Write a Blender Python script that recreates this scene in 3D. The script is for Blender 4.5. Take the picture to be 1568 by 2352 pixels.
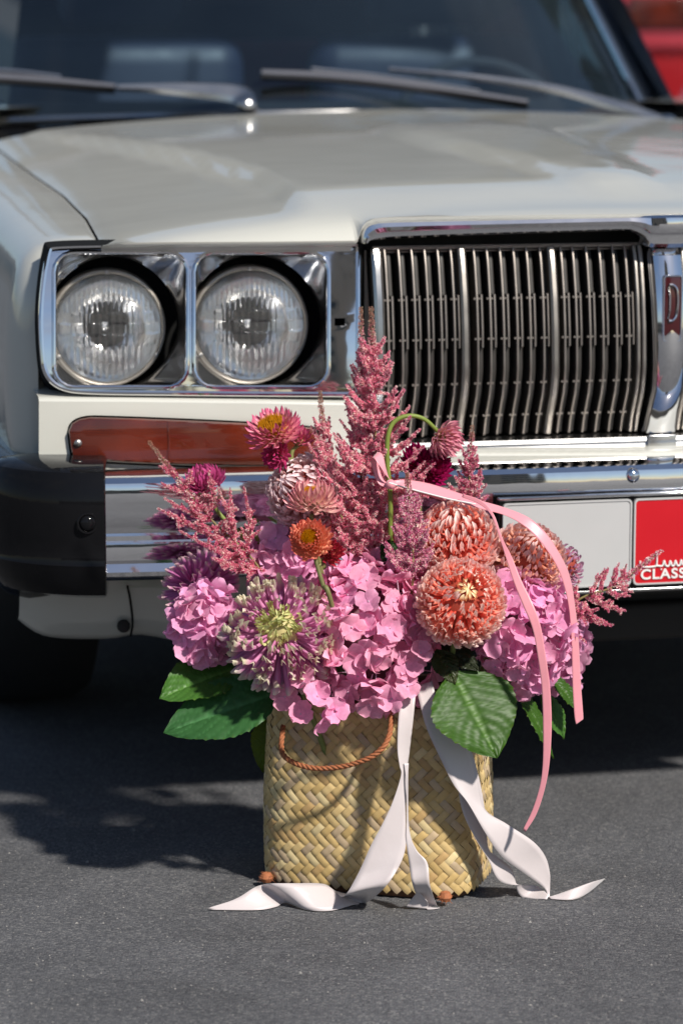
import bpy, bmesh, math, random
import numpy as np
from mathutils import Vector, Matrix, noise as mnoise
from mathutils.geometry import tessellate_polygon
random.seed(7)
R = math.radians
scene = bpy.context.scene
for o in list(bpy.data.objects):
    bpy.data.objects.remove(o)
COL = scene.collection

# ------------------------------------------------------------------ camera
FPX = 7000.0                      # focal length in pixels of a 1568 x 2352 picture
TILT = math.atan(1171 / FPX)
CAM = Vector((0, -4.0, 1.09))
cam_data = bpy.data.cameras.new('camera')
cam_data.sensor_fit = 'VERTICAL'
cam_data.sensor_height = 36
cam_data.lens = 36 * FPX / 2352
cam_data.clip_start = 0.05
cam_data.clip_end = 2000
cam_data.dof.use_dof = True
cam_data.dof.focus_distance = 3.66
cam_data.dof.aperture_fstop = 4.6
cam = bpy.data.objects.new('camera', cam_data)
COL.objects.link(cam)
cam.location = CAM
cam.rotation_euler = (R(90) - TILT, 0, 0)
scene.camera = cam

# ------------------------------------------------------------------ sky, sun, exposure
SUN = Vector((0.46, -0.56, 0.69)).normalized()      # towards the sun
world = bpy.data.worlds.new('World')
scene.world = world
world.use_nodes = True
wn = world.node_tree
bg = wn.nodes['Background']
sky = wn.nodes.new('ShaderNodeTexSky')
sky.sky_type = 'NISHITA'
sky.sun_disc = False
sky.sun_elevation = math.asin(SUN.z)
sky.sun_rotation = math.atan2(SUN.x, SUN.y)
sky.dust_density = 0.5
sky.ozone_density = 1.8
# light fair-weather cloud spread over the whole sky
tcw = wn.nodes.new('ShaderNodeTexCoord'); sxyz = wn.nodes.new('ShaderNodeSeparateXYZ'); wn.links.new(tcw.outputs['Generated'], sxyz.inputs[0])
zc = wn.nodes.new('ShaderNodeMath'); zc.operation = 'ABSOLUTE'; wn.links.new(sxyz.outputs['Z'], zc.inputs[0])
za = wn.nodes.new('ShaderNodeMath'); za.operation = 'ADD'; za.inputs[1].default_value = 0.18; wn.links.new(zc.outputs[0], za.inputs[0])
dv = wn.nodes.new('ShaderNodeVectorMath'); dv.operation = 'DIVIDE'
cz = wn.nodes.new('ShaderNodeCombineXYZ')
for i in range(3): wn.links.new(za.outputs[0], cz.inputs[i])
wn.links.new(tcw.outputs['Generated'], dv.inputs[0]); wn.links.new(cz.outputs[0], dv.inputs[1])
cn = wn.nodes.new('ShaderNodeTexNoise'); cn.inputs['Scale'].default_value = 1.7; cn.inputs['Detail'].default_value = 7; cn.inputs['Roughness'].default_value = 0.55
wn.links.new(dv.outputs[0], cn.inputs['Vector'])
cm = wn.nodes.new('ShaderNodeMapRange'); cm.inputs['From Min'].default_value = 0.50; cm.inputs['From Max'].default_value = 0.72; cm.inputs['To Max'].default_value = 0.5
wn.links.new(cn.outputs['Fac'], cm.inputs['Value'])
cx = wn.nodes.new('ShaderNodeMix'); cx.data_type = 'RGBA'; cx.inputs['B'].default_value = (5.2, 5.3, 5.6, 1)
wn.links.new(cm.outputs[0], cx.inputs['Factor']); wn.links.new(sky.outputs[0], cx.inputs['A'])
wn.links.new(cx.outputs['Result'], bg.inputs[0])
bg.inputs[1].default_value = 0.062
sd = bpy.data.lights.new('sun', 'SUN')
sd.energy = 4.4
sd.angle = R(3.0)
sd.color = (1.0, 0.95, 0.87)
sun = bpy.data.objects.new('sun', sd)
COL.objects.link(sun)
sun.rotation_euler = SUN.to_track_quat('Z', 'Y').to_euler()
sun.location = (3, -2, 6)
scene.view_settings.view_transform = 'Standard'
scene.view_settings.look = 'None'
scene.view_settings.exposure = 0.36
scene.view_settings.gamma = 1.0
scene.render.resolution_x = 682
scene.render.resolution_y = 1024

# ------------------------------------------------------------------ pixel helpers
_fw = Vector((0, math.cos(TILT), -math.sin(TILT)))
_up = Vector((0, math.sin(TILT), math.cos(TILT)))
def ray(px, py):
    return _fw * FPX + Vector((1, 0, 0)) * (px - 784) + _up * (1176 - py)
def P(px, py, Y):
    d = ray(px, py)
    return CAM + d * ((Y - CAM.y) / d.y)
def G(px, py, z=0.0):
    d = ray(px, py)
    return CAM + d * ((z - CAM.z) / d.z)
YAW = R(13)
ORG = P(1528, 790, 0.075); ORG.z = 0
CR = Vector((math.cos(YAW), math.sin(YAW), 0))
CB = Vector((-math.sin(YAW), math.cos(YAW), 0))       # towards the back of the car
def to_car(p):
    q = p - ORG
    return Vector((q.dot(CR), q.dot(CB), p.z))
_o = to_car(CAM)
def cray(px, py):
    d = ray(px, py)
    return Vector((d.dot(CR), d.dot(CB), d.z))
KF = 0.088
def L(px, py, off=0.0, k=KF):
    """pixel -> car coordinates on the swept front face, off metres in front of it"""
    d = cray(px, py)
    t = (-off - k * _o.x - _o.y) / (d.y + k * d.x)
    return _o + d * t
def LZ(px, py, z):
    d = cray(px, py)
    return _o + d * ((z - _o.z) / d.z)

# ------------------------------------------------------------------ mesh helpers
def lin(r, g, b):
    f = lambda c: (c / 255 / 12.92) if c / 255 <= 0.04045 else ((c / 255 + 0.055) / 1.055) ** 2.4
    return (f(r), f(g), f(b))
def mesh(name, verts, faces, mat=None, sharp=35, cols=None):
    m = bpy.data.meshes.new(name)
    m.from_pydata([tuple(v) for v in verts], [], [tuple(f) for f in faces])
    m.update()
    if sharp is None:
        pass
    else:
        m.shade_smooth()
        m.set_sharp_from_angle(angle=R(sharp))
    if cols is not None:
        a = m.color_attributes.new('Col', 'FLOAT_COLOR', 'POINT')
        arr = np.ones((len(verts), 4), np.float32)
        arr[:, :3] = np.array(cols, np.float32)[:, :3]
        a.data.foreach_set('color', arr.ravel())
    if mat: m.materials.append(mat)
    return m
def link(name, m, parent=None, mw=None, color=None):
    o = bpy.data.objects.new(name, m)
    COL.objects.link(o)
    if parent: o.parent = parent
    if mw is not None: o.matrix_basis = mw
    if color: o.color = (*color, 1)
    return o
def mk(name, vf, mat, parent=None, sharp=35, cols=None, mw=None, color=None):
    return link(name, mesh(name, vf[0], vf[1], mat, sharp, cols), parent, mw, color)
def tag(o, label=None, cat=None, group=None, kind=None):
    if label: o['label'] = label
    if cat: o['category'] = cat
    if group: o['group'] = group
    if kind: o['kind'] = kind
    return o
def empty(name, loc=(0, 0, 0), rz=0, **kw):
    o = bpy.data.objects.new(name, None)
    COL.objects.link(o)
    o.empty_display_size = 0.05
    o.location = loc
    o.rotation_euler = (0, 0, rz)
    return tag(o, **kw)
def join(*parts):
    V, Fc = [], []
    for v, f in parts:
        n = len(V)
        V += list(v)
        Fc += [tuple(i + n for i in q) for q in f]
    return V, Fc
def xf(vf, M):
    return [M @ Vector(v) for v in vf[0]], vf[1]
def flipx(vf):
    return [(-v[0], v[1], v[2]) for v in vf[0]], [tuple(reversed(f)) for f in vf[1]]
def both(name, vf, mat, parent, sharp=35, flip=True):
    """left piece and its mirror image"""
    a = mk(name, vf, mat, parent, sharp)
    b = mk(name, flipx(vf), mat, parent, sharp)
    return a, b
def loft(secs, closed=False, caps=False, wrap=False):
    """sections of equal length -> quads"""
    n = len(secs[0]); V = [Vector(p) for s in secs for p in s]; Fc = []
    m = len(secs)
    for i in range(m if wrap else m - 1):
        i2 = (i + 1) % m
        for j in range(n if closed else n - 1):
            j2 = (j + 1) % n
            Fc.append((i * n + j, i * n + j2, i2 * n + j2, i2 * n + j))
    if caps:
        Fc.append(tuple(reversed(range(n))))
        Fc.append(tuple((m - 1) * n + j for j in range(n)))
    return V, Fc
def box(x0, x1, y0, y1, z0, z1, bev=0.0):
    if bev <= 0:
        V = [(x, y, z) for x in (x0, x1) for y in (y0, y1) for z in (z0, z1)]
        return V, [(0, 1, 3, 2), (4, 6, 7, 5), (0, 4, 5, 1), (2, 3, 7, 6), (0, 2, 6, 4), (1, 5, 7, 3)]
    bm = bmesh.new()
    bmesh.ops.create_cube(bm, size=1)
    for v in bm.verts:
        v.co = ((x0 + x1) / 2 + v.co.x * (x1 - x0), (y0 + y1) / 2 + v.co.y * (y1 - y0), (z0 + z1) / 2 + v.co.z * (z1 - z0))
    bmesh.ops.bevel(bm, geom=list(bm.edges), offset=bev, segments=3, profile=0.5, affect='EDGES')
    bm.verts.index_update()
    r = [v.co.copy() for v in bm.verts], [tuple(v.index for v in f.verts) for f in bm.faces]
    bm.free()
    return r
def cat(pts, n=8):
    """Catmull-Rom through points (any tuple dimension)"""
    A = [np.array(p, float) for p in pts]
    out = []
    for i in range(len(A) - 1):
        p0 = A[i - 1] if i > 0 else 2 * A[0] - A[1]
        p1, p2 = A[i], A[i + 1]
        p3 = A[i + 2] if i + 2 < len(A) else 2 * A[-1] - A[-2]
        for s in range(n):
            t = s / n
            out.append(0.5 * (2 * p1 + (p2 - p0) * t + (2 * p0 - 5 * p1 + 4 * p2 - p3) * t * t + (3 * p1 - p0 - 3 * p2 + p3) * t ** 3))
    out.append(A[-1])
    return out
def frames(pts):
    pts = [Vector(p) for p in pts]
    T = []
    for i in range(len(pts)):
        a = pts[max(i - 1, 0)]; b = pts[min(i + 1, len(pts) - 1)]
        T.append((b - a).normalized())
    n = T[0].orthogonal().normalized()
    N = []
    for t in T:
        n = (n - t * n.dot(t))
        n = n.normalized() if n.length > 1e-6 else t.orthogonal().normalized()
        N.append(n)
    return pts, T, N
def tube(path, rad, k=8, cap=True):
    pts, T, N = frames(path)
    secs = []
    for i, p in enumerate(pts):
        r = rad(i / (len(pts) - 1)) if callable(rad) else rad
        b = T[i].cross(N[i])
        secs.append([p + (N[i] * math.cos(2 * math.pi * j / k) + b * math.sin(2 * math.pi * j / k)) * r for j in range(k)])
    return loft(secs, closed=True, caps=cap)
def ring_tube(path, r, k=8):
    pts = [Vector(p) for p in path]; n = len(pts); secs = []
    c = sum(pts, Vector()) / n
    nn = Vector()
    for i in range(n): nn += (pts[i] - c).cross(pts[(i + 1) % n] - c)
    nn.normalize()
    for i in range(n):
        t = (pts[(i + 1) % n] - pts[i - 1]).normalized()
        s = t.cross(nn).normalized()
        secs.append([pts[i] + (s * math.cos(2 * math.pi * j / k) + nn * math.sin(2 * math.pi * j / k)) * r for j in range(k)])
    return loft(secs, closed=True, wrap=True)
def lathe(prof, k=32, axis='Z'):
    secs = []
    for j in range(k):
        a = 2 * math.pi * j / k
        secs.append([(r * math.cos(a), r * math.sin(a), h) for r, h in prof])
    V, Fc = loft(secs, wrap=True)
    if axis == '-Y': V = [(v[0], -v[2], v[1]) for v in V]
    if axis == 'X': V = [(v[2], v[0], v[1]) for v in V]
    return V, Fc
def poly_holes(outer, holes=()):
    loops = [[Vector(p) for p in outer]] + [[Vector(p) for p in h] for h in holes]
    V = [p for l in loops for p in l]
    tris = tessellate_polygon(loops)
    return V, [tuple(t) for t in tris]
def orient(vf, d):
    """flip all triangles so that they face d"""
    V, Fc = vf; d = Vector(d); out = []
    for f in Fc:
        a, b, c = (Vector(V[i]) for i in f[:3])
        out.append(f if (b - a).cross(c - a).dot(d) > 0 else tuple(reversed(f)))
    return V, out
def interp(x, xs, ys):
    return float(np.interp(x, xs, ys))
def sstep(a, b, x):
    t = min(1, max(0, (x - a) / (b - a)))
    return t * t * (3 - 2 * t)
def dome(c, n, r, h, k=20, rings=6):
    n = Vector(n).normalized(); q = n.to_track_quat('Z', 'Y').to_matrix().to_4x4()
    prof = [(r * math.cos(a * math.pi / 2 / rings) + 1e-5, h * math.sin(a * math.pi / 2 / rings)) for a in range(rings + 1)]
    return xf(lathe([(r, -0.004)] + prof, k), Matrix.Translation(c) @ q)

# ------------------------------------------------------------------ materials
def newmat(name):
    m = bpy.data.materials.new(name); m.use_nodes = True
    nt = m.node_tree
    return m, nt, nt.nodes['Principled BSDF'], nt.nodes['Material Output']
def N_(nt, t, **kw):
    n = nt.nodes.new(t)
    for k, v in kw.items(): setattr(n, k, v)
    return n
def bump_noise(nt, bsdf, scale, strength, dist=0.001, coord='Object', detail=3, sock='Normal', vec=None):
    tc = N_(nt, 'ShaderNodeTexCoord')
    no = N_(nt, 'ShaderNodeTexNoise')
    no.inputs['Scale'].default_value = scale; no.inputs['Detail'].default_value = detail
    nt.links.new(tc.outputs[coord], no.inputs['Vector'])
    b = N_(nt, 'ShaderNodeBump')
    b.inputs['Strength'].default_value = strength; b.inputs['Distance'].default_value = dist
    nt.links.new(no.outputs['Fac'], b.inputs['Height'])
    nt.links.new(b.outputs[0], bsdf.inputs[sock])
    return no, b
def simple(name, col, rough=0.5, metal=0, spec=0.5, coat=0, var=0.0, vscale=20, bump=0, bscale=200, bdist=0.001):
    m, nt, b, out = newmat(name)
    b.inputs['Base Color'].default_value = (*col, 1)
    b.inputs['Roughness'].default_value = rough
    b.inputs['Metallic'].default_value = metal
    b.inputs['Specular IOR Level'].default_value = spec
    b.inputs['Coat Weight'].default_value = coat
    b.inputs['Coat Roughness'].default_value = 0.03
    if var:
        tc = N_(nt, 'ShaderNodeTexCoord'); no = N_(nt, 'ShaderNodeTexNoise')
        no.inputs['Scale'].default_value = vscale; no.inputs['Detail'].default_value = 6
        nt.links.new(tc.outputs['Object'], no.inputs['Vector'])
        mx = N_(nt, 'ShaderNodeMix', data_type='RGBA')
        mx.inputs['A'].default_value = (*[c * (1 - var) for c in col], 1)
        mx.inputs['B'].default_value = (*[min(1, c * (1 + var)) for c in col], 1)
        nt.links.new(no.outputs['Fac'], mx.inputs['Factor'])
        nt.links.new(mx.outputs['Result'], b.inputs['Base Color'])
        mr = N_(nt, 'ShaderNodeMapRange')
        mr.inputs['To Min'].default_value = max(0.02, rough * 0.75); mr.inputs['To Max'].default_value = rough * 1.3
        nt.links.new(no.outputs['Fac'], mr.inputs['Value']); nt.links.new(mr.outputs[0], b.inputs['Roughness'])
    if bump: bump_noise(nt, b, bscale, bump, bdist)
    return m
def paint(name, col):
    m, nt, b, out = newmat(name)
    b.inputs['Roughness'].default_value = 0.45
    b.inputs['Specular IOR Level'].default_value = 0.3
    b.inputs['Coat Weight'].default_value = 1.0
    b.inputs['Coat Roughness'].default_value = 0.04
    b.inputs['Coat IOR'].default_value = 1.7
    tc = N_(nt, 'ShaderNodeTexCoord'); no = N_(nt, 'ShaderNodeTexNoise')
    no.inputs['Scale'].default_value = 5; no.inputs['Detail'].default_value = 8; no.inputs['Roughness'].default_value = 0.65
    nt.links.new(tc.outputs['Object'], no.inputs['Vector'])
    mx = N_(nt, 'ShaderNodeMix', data_type='RGBA')
    mx.inputs['A'].default_value = (*[c * 0.94 for c in col], 1); mx.inputs['B'].default_value = (*[min(1, c * 1.04) for c in col], 1)
    nt.links.new(no.outputs['Fac'], mx.inputs['Factor']); nt.links.new(mx.outputs['Result'], b.inputs['Base Color'])
    mr = N_(nt, 'ShaderNodeMapRange'); mr.inputs['To Min'].default_value = 0.02; mr.inputs['To Max'].default_value = 0.12
    nt.links.new(no.outputs['Fac'], mr.inputs['Value']); nt.links.new(mr.outputs[0], b.inputs['Coat Roughness'])
    bump_noise(nt, b, 6, 0.25, 0.004, sock='Coat Normal', detail=2)
    return m
M = {}
M['paint'] = paint('cream_paint', (0.53, 0.525, 0.475))
M['paint_red'] = paint('red_paint', (0.35, 0.01, 0.015))
M['paint_white'] = paint('white_paint', (0.72, 0.72, 0.70))
M['paint_dark'] = paint('dark_paint', (0.03, 0.035, 0.05))
def chrome(name, rough, col=(0.82, 0.82, 0.84), wav=0.2, var=0.1):
    m = simple(name, col, rough, 1.0, var=var, vscale=9)
    nt = m.node_tree
    bump_noise(nt, nt.nodes['Principled BSDF'], 14, wav, 0.004, detail=2)
    return m
M['chrome'] = chrome('chrome', 0.05)
M['chrome_dull'] = chrome('dull_chrome', 0.22, (0.55, 0.54, 0.53))
M['alu'] = chrome('brushed_aluminium', 0.42, (0.30, 0.275, 0.25), 0.3)
M['alu_thin'] = chrome('slat_edge_metal', 0.48, (0.27, 0.24, 0.215), 0.3)
M['wiper'] = simple('wiper_metal', (0.20, 0.20, 0.22), 0.3, 0.8)
M['funnel'] = chrome('headlamp_bowl_metal', 0.14, (0.60, 0.61, 0.63), 0.3)
M['reflector'] = chrome('lamp_reflector', 0.13, (0.92, 0.92, 0.92), 0.9)
M['black'] = simple('black_void_paint', (0.006, 0.006, 0.006), 0.8, spec=0.2)
M['dark_plastic'] = simple('dark_grille_plastic', (0.026, 0.023, 0.021), 0.55, var=0.3, vscale=30)
M['rubber'] = simple('bumper_rubber', (0.006, 0.006, 0.007), 0.07, spec=0.18, var=0.3, vscale=12, bump=0.15, bscale=30, bdist=0.003)
M['tyre'] = simple('tyre_rubber', (0.015, 0.015, 0.015), 0.7, var=0.3)
M['underbody'] = simple('underbody_metal', (0.02, 0.018, 0.017), 0.7, var=0.4, vscale=8)
M['seat'] = simple('seat_vinyl', (0.018, 0.024, 0.05), 0.5, var=0.2)
M['seat_red'] = simple('red_cover_cloth', (0.16, 0.012, 0.02), 0.8, var=0.3)
M['dash'] = simple('dashboard_vinyl', (0.02, 0.022, 0.028), 0.6, var=0.2)
M['rim'] = simple('headlamp_rim', (0.42, 0.38, 0.33), 0.4, 0.7, var=0.35, vscale=40)
M['screw'] = simple('screw_metal', (0.5, 0.48, 0.45), 0.35, 1.0)
M['plate_white'] = simple('plate_white', (0.46, 0.46, 0.46), 0.35, var=0.04)
M['plate_red'] = simple('plate_red', (0.50, 0.004, 0.012), 0.35, var=0.08)
M['plate_letter'] = simple('plate_letter_white', (0.75, 0.74, 0.72), 0.4)
M['emblem_red'] = simple('emblem_maroon', (0.045, 0.004, 0.006), 0.2, coat=0.6)
M['cream_trim'] = simple('cream_trim', (0.55, 0.50, 0.40), 0.5, var=0.1)
M['bulb'] = simple('bulb_shield', (0.75, 0.74, 0.72), 0.25, 1.0)

def amber_mat():
    m, nt, b, out = newmat('amber_lens')
    b.inputs['Roughness'].default_value = 0.12
    b.inputs['Coat Weight'].default_value = 1.0
    b.inputs['Coat Roughness'].default_value = 0.02
    tc = N_(nt, 'ShaderNodeTexCoord')
    w = []
    for d, s in (('X', 150), ('Z', 150)):
        wv = N_(nt, 'ShaderNodeTexWave', bands_direction=d); wv.inputs['Scale'].default_value = s
        nt.links.new(tc.outputs['Object'], wv.inputs['Vector']); w.append(wv)
    mul = N_(nt, 'ShaderNodeMath', operation='MULTIPLY')
    nt.links.new(w[0].outputs['Fac'], mul.inputs[0]); nt.links.new(w[1].outputs['Fac'], mul.inputs[1])
    mx = N_(nt, 'ShaderNodeMix', data_type='RGBA')
    mx.inputs['A'].default_value = (0.055, 0.007, 0.003, 1); mx.inputs['B'].default_value = (0.16, 0.022, 0.005, 1)
    nt.links.new(mul.outputs[0], mx.inputs['Factor'])
    no = N_(nt, 'ShaderNodeTexNoise'); no.inputs['Scale'].default_value = 9; no.inputs['Detail'].default_value = 3  # uneven tone paints a reflector gleam into the lens colour
    nt.links.new(tc.outputs['Object'], no.inputs['Vector'])
    mr = N_(nt, 'ShaderNodeMapRange'); mr.inputs['From Min'].default_value = 0.3; mr.inputs['From Max'].default_value = 0.7; mr.inputs['To Min'].default_value = 0.45; mr.inputs['To Max'].default_value = 1.5
    nt.links.new(no.outputs['Fac'], mr.inputs['Value'])
    m2 = N_(nt, 'ShaderNodeMix', data_type='RGBA', blend_type='MULTIPLY'); m2.inputs['Factor'].default_value = 1
    nt.links.new(mx.outputs['Result'], m2.inputs['A']); nt.links.new(mr.outputs[0], m2.inputs['B']); nt.links.new(m2.outputs['Result'], b.inputs['Base Color'])
    bp = N_(nt, 'ShaderNodeBump'); bp.inputs['Strength'].default_value = 0.1; bp.inputs['Distance'].default_value = 0.001
    nt.links.new(mul.outputs[0], bp.inputs['Height']); nt.links.new(bp.outputs[0], b.inputs['Normal'])
    return m
M['amber'] = amber_mat()
def glass_mat(name, tint, rough=0.0, haze=0.0):
    """thin pane: see-through with a Fresnel reflection"""
    m, nt, b, out = newmat(name)
    tr = N_(nt, 'ShaderNodeBsdfTransparent'); tr.inputs[0].default_value = (*tint, 1)
    gl = N_(nt, 'ShaderNodeBsdfGlossy'); gl.inputs['Roughness'].default_value = rough
    fr = N_(nt, 'ShaderNodeFresnel'); fr.inputs['IOR'].default_value = 2.3
    mx = N_(nt, 'ShaderNodeMixShader')
    nt.links.new(fr.outputs[0], mx.inputs[0]); nt.links.new(tr.outputs[0], mx.inputs[1]); nt.links.new(gl.outputs[0], mx.inputs[2])
    if haze:
        df = N_(nt, 'ShaderNodeBsdfDiffuse'); df.inputs[0].default_value = (0.35, 0.52, 0.62, 1)  # bluish diffuse veil, paints a sky haze over the pane
        tc = N_(nt, 'ShaderNodeTexCoord'); no = N_(nt, 'ShaderNodeTexNoise'); no.inputs['Scale'].default_value = 2.2; no.inputs['Detail'].default_value = 5
        nt.links.new(tc.outputs['Object'], no.inputs['Vector'])
        mr = N_(nt, 'ShaderNodeMapRange'); mr.inputs['From Min'].default_value = 0.35; mr.inputs['From Max'].default_value = 0.7
        mr.inputs['To Min'].default_value = haze * 0.5; mr.inputs['To Max'].default_value = haze * 1.6
        nt.links.new(no.outputs['Fac'], mr.inputs['Value'])
        m3 = N_(nt, 'ShaderNodeMixShader'); nt.links.new(mr.outputs[0], m3.inputs[0])
        nt.links.new(mx.outputs[0], m3.inputs[1]); nt.links.new(df.outputs[0], m3.inputs[2]); mx = m3
    nt.links.new(mx.outputs[0], out.inputs[0])
    return m
M['glass'] = glass_mat('window_glass', (0.70, 0.84, 0.92), haze=0.012)
def lens_mat():
    m, nt, b, out = newmat('headlamp_glass')
    b.inputs['Base Color'].default_value = (0.97, 0.98, 0.98, 1)
    b.inputs['Transmission Weight'].default_value = 1.0
    b.inputs['Roughness'].default_value = 0.03
    b.inputs['IOR'].default_value = 1.42
    tr = N_(nt, 'ShaderNodeBsdfTransparent'); df = N_(nt, 'ShaderNodeBsdfDiffuse'); df.inputs[0].default_value = (0.8, 0.8, 0.8, 1)
    m1 = N_(nt, 'ShaderNodeMixShader'); m1.inputs[0].default_value = 0.22
    nt.links.new(b.outputs[0], m1.inputs[1]); nt.links.new(tr.outputs[0], m1.inputs[2])
    m2 = N_(nt, 'ShaderNodeMixShader'); m2.inputs[0].default_value = 0.05
    nt.links.new(m1.outputs[0], m2.inputs[1]); nt.links.new(df.outputs[0], m2.inputs[2]); nt.links.new(m2.outputs[0], out.inputs[0])
    return m
M['lens'] = lens_mat()

def petal_mat(name, rough=0.55, trans=0.3, spec=0.25, vein=0.12, vscale=300, sheen=0.0):
    """colour = object colour x pigment attribute"""
    m, nt, b, out = newmat(name)
    oi = N_(nt, 'ShaderNodeObjectInfo'); at = N_(nt, 'ShaderNodeAttribute', attribute_name='Col')
    mx = N_(nt, 'ShaderNodeMix', data_type='RGBA', blend_type='MULTIPLY'); mx.inputs['Factor'].default_value = 1
    nt.links.new(oi.outputs['Color'], mx.inputs['A']); nt.links.new(at.outputs['Color'], mx.inputs['B'])
    tc = N_(nt, 'ShaderNodeTexCoord'); no = N_(nt, 'ShaderNodeTexNoise')
    no.inputs['Scale'].default_value = vscale; no.inputs['Detail'].default_value = 4
    nt.links.new(tc.outputs['Object'], no.inputs['Vector'])
    mr = N_(nt, 'ShaderNodeMapRange'); mr.inputs['To Min'].default_value = 1 - vein; mr.inputs['To Max'].default_value = 1 + vein
    nt.links.new(no.outputs['Fac'], mr.inputs['Value'])
    m2 = N_(nt, 'ShaderNodeMix', data_type='RGBA', blend_type='MULTIPLY'); m2.inputs['Factor'].default_value = 1
    nt.links.new(mx.outputs['Result'], m2.inputs['A']); nt.links.new(mr.outputs[0], m2.inputs['B'])
    nt.links.new(m2.outputs['Result'], b.inputs['Base Color'])
    b.inputs['Roughness'].default_value = rough; b.inputs['Specular IOR Level'].default_value = spec
    b.inputs['Sheen Weight'].default_value = sheen
    if trans > 0:
        tl = N_(nt, 'ShaderNodeBsdfTranslucent'); nt.links.new(m2.outputs['Result'], tl.inputs[0])
        ms = N_(nt, 'ShaderNodeMixShader'); ms.inputs[0].default_value = trans
        nt.links.new(b.outputs[0], ms.inputs[1]); nt.links.new(tl.outputs[0], ms.inputs[2]); nt.links.new(ms.outputs[0], out.inputs[0])
    return m
M['petal'] = petal_mat('soft_petal', rough=0.6, trans=0.32, spec=0.15, vein=0.24, vscale=5)
M['bract'] = petal_mat('papery_bract', 0.3, 0.25, 0.5, 0.1, 150)
M['plume'] = petal_mat('tiny_florets', 0.7, 0.48, 0.15, 0.1, 400)
M['stem'] = petal_mat('green_stem', 0.5, 0.0, 0.35, 0.25, 120)
M['leaf'] = petal_mat('hydrangea_leaf', 0.42, 0.18, 0.22, 0.22, 160)
M['straw'] = petal_mat('woven_straw', 0.45, 0.0, 0.45, 0.0, 200)
def straw_grain():
    nt = M['straw'].node_tree; b = nt.nodes['Principled BSDF']
    tc = N_(nt, 'ShaderNodeTexCoord'); mp = N_(nt, 'ShaderNodeMapping'); mp.inputs['Scale'].default_value = (60, 900, 60)
    no = N_(nt, 'ShaderNodeTexNoise'); no.inputs['Scale'].default_value = 1.0; no.inputs['Detail'].default_value = 4
    nt.links.new(tc.outputs['Object'], mp.inputs[0]); nt.links.new(mp.outputs[0], no.inputs['Vector'])
    src = b.inputs['Base Color'].links[0].from_socket
    mr = N_(nt, 'ShaderNodeMapRange'); mr.inputs['To Min'].default_value = 0.72; mr.inputs['To Max'].default_value = 1.22
    nt.links.new(no.outputs['Fac'], mr.inputs['Value'])
    m2 = N_(nt, 'ShaderNodeMix', data_type='RGBA', blend_type='MULTIPLY'); m2.inputs['Factor'].default_value = 1
    nt.links.new(src, m2.inputs['A']); nt.links.new(mr.outputs[0], m2.inputs['B']); nt.links.new(m2.outputs['Result'], b.inputs['Base Color'])
    bp = N_(nt, 'ShaderNodeBump'); bp.inputs['Strength'].default_value = 0.35; bp.inputs['Distance'].default_value = 0.0006
    nt.links.new(no.outputs['Fac'], bp.inputs['Height']); nt.links.new(bp.outputs[0], b.inputs['Normal'])
straw_grain()
M['straw_dark'] = simple('dark_brown_straw', (0.10, 0.045, 0.022), 0.8, var=0.4, vscale=60)
M['rope'] = simple('coir_rope', (0.34, 0.115, 0.045), 0.75, var=0.45, vscale=250, bump=0.5, bscale=500)
M['satin_white'] = simple('white_satin', (0.56, 0.50, 0.50), 0.36, spec=0.5, var=0.03, bump=0.08, bscale=900, bdist=0.0005)
M['satin_pink'] = simple('pink_satin', (0.74, 0.28, 0.33), 0.38, spec=0.5, var=0.05, bump=0.08, bscale=900, bdist=0.0005)
for k_ in ('satin_white', 'satin_pink'):
    b_ = M[k_].node_tree.nodes['Principled BSDF']; b_.inputs['Sheen Weight'].default_value = 0.4; b_.inputs['Anisotropic'].default_value = 0.5
    bump_noise(M[k_].node_tree, b_, 38, 0.14, 0.004, detail=4); b_.inputs['Roughness'].default_value = 0.27
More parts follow.
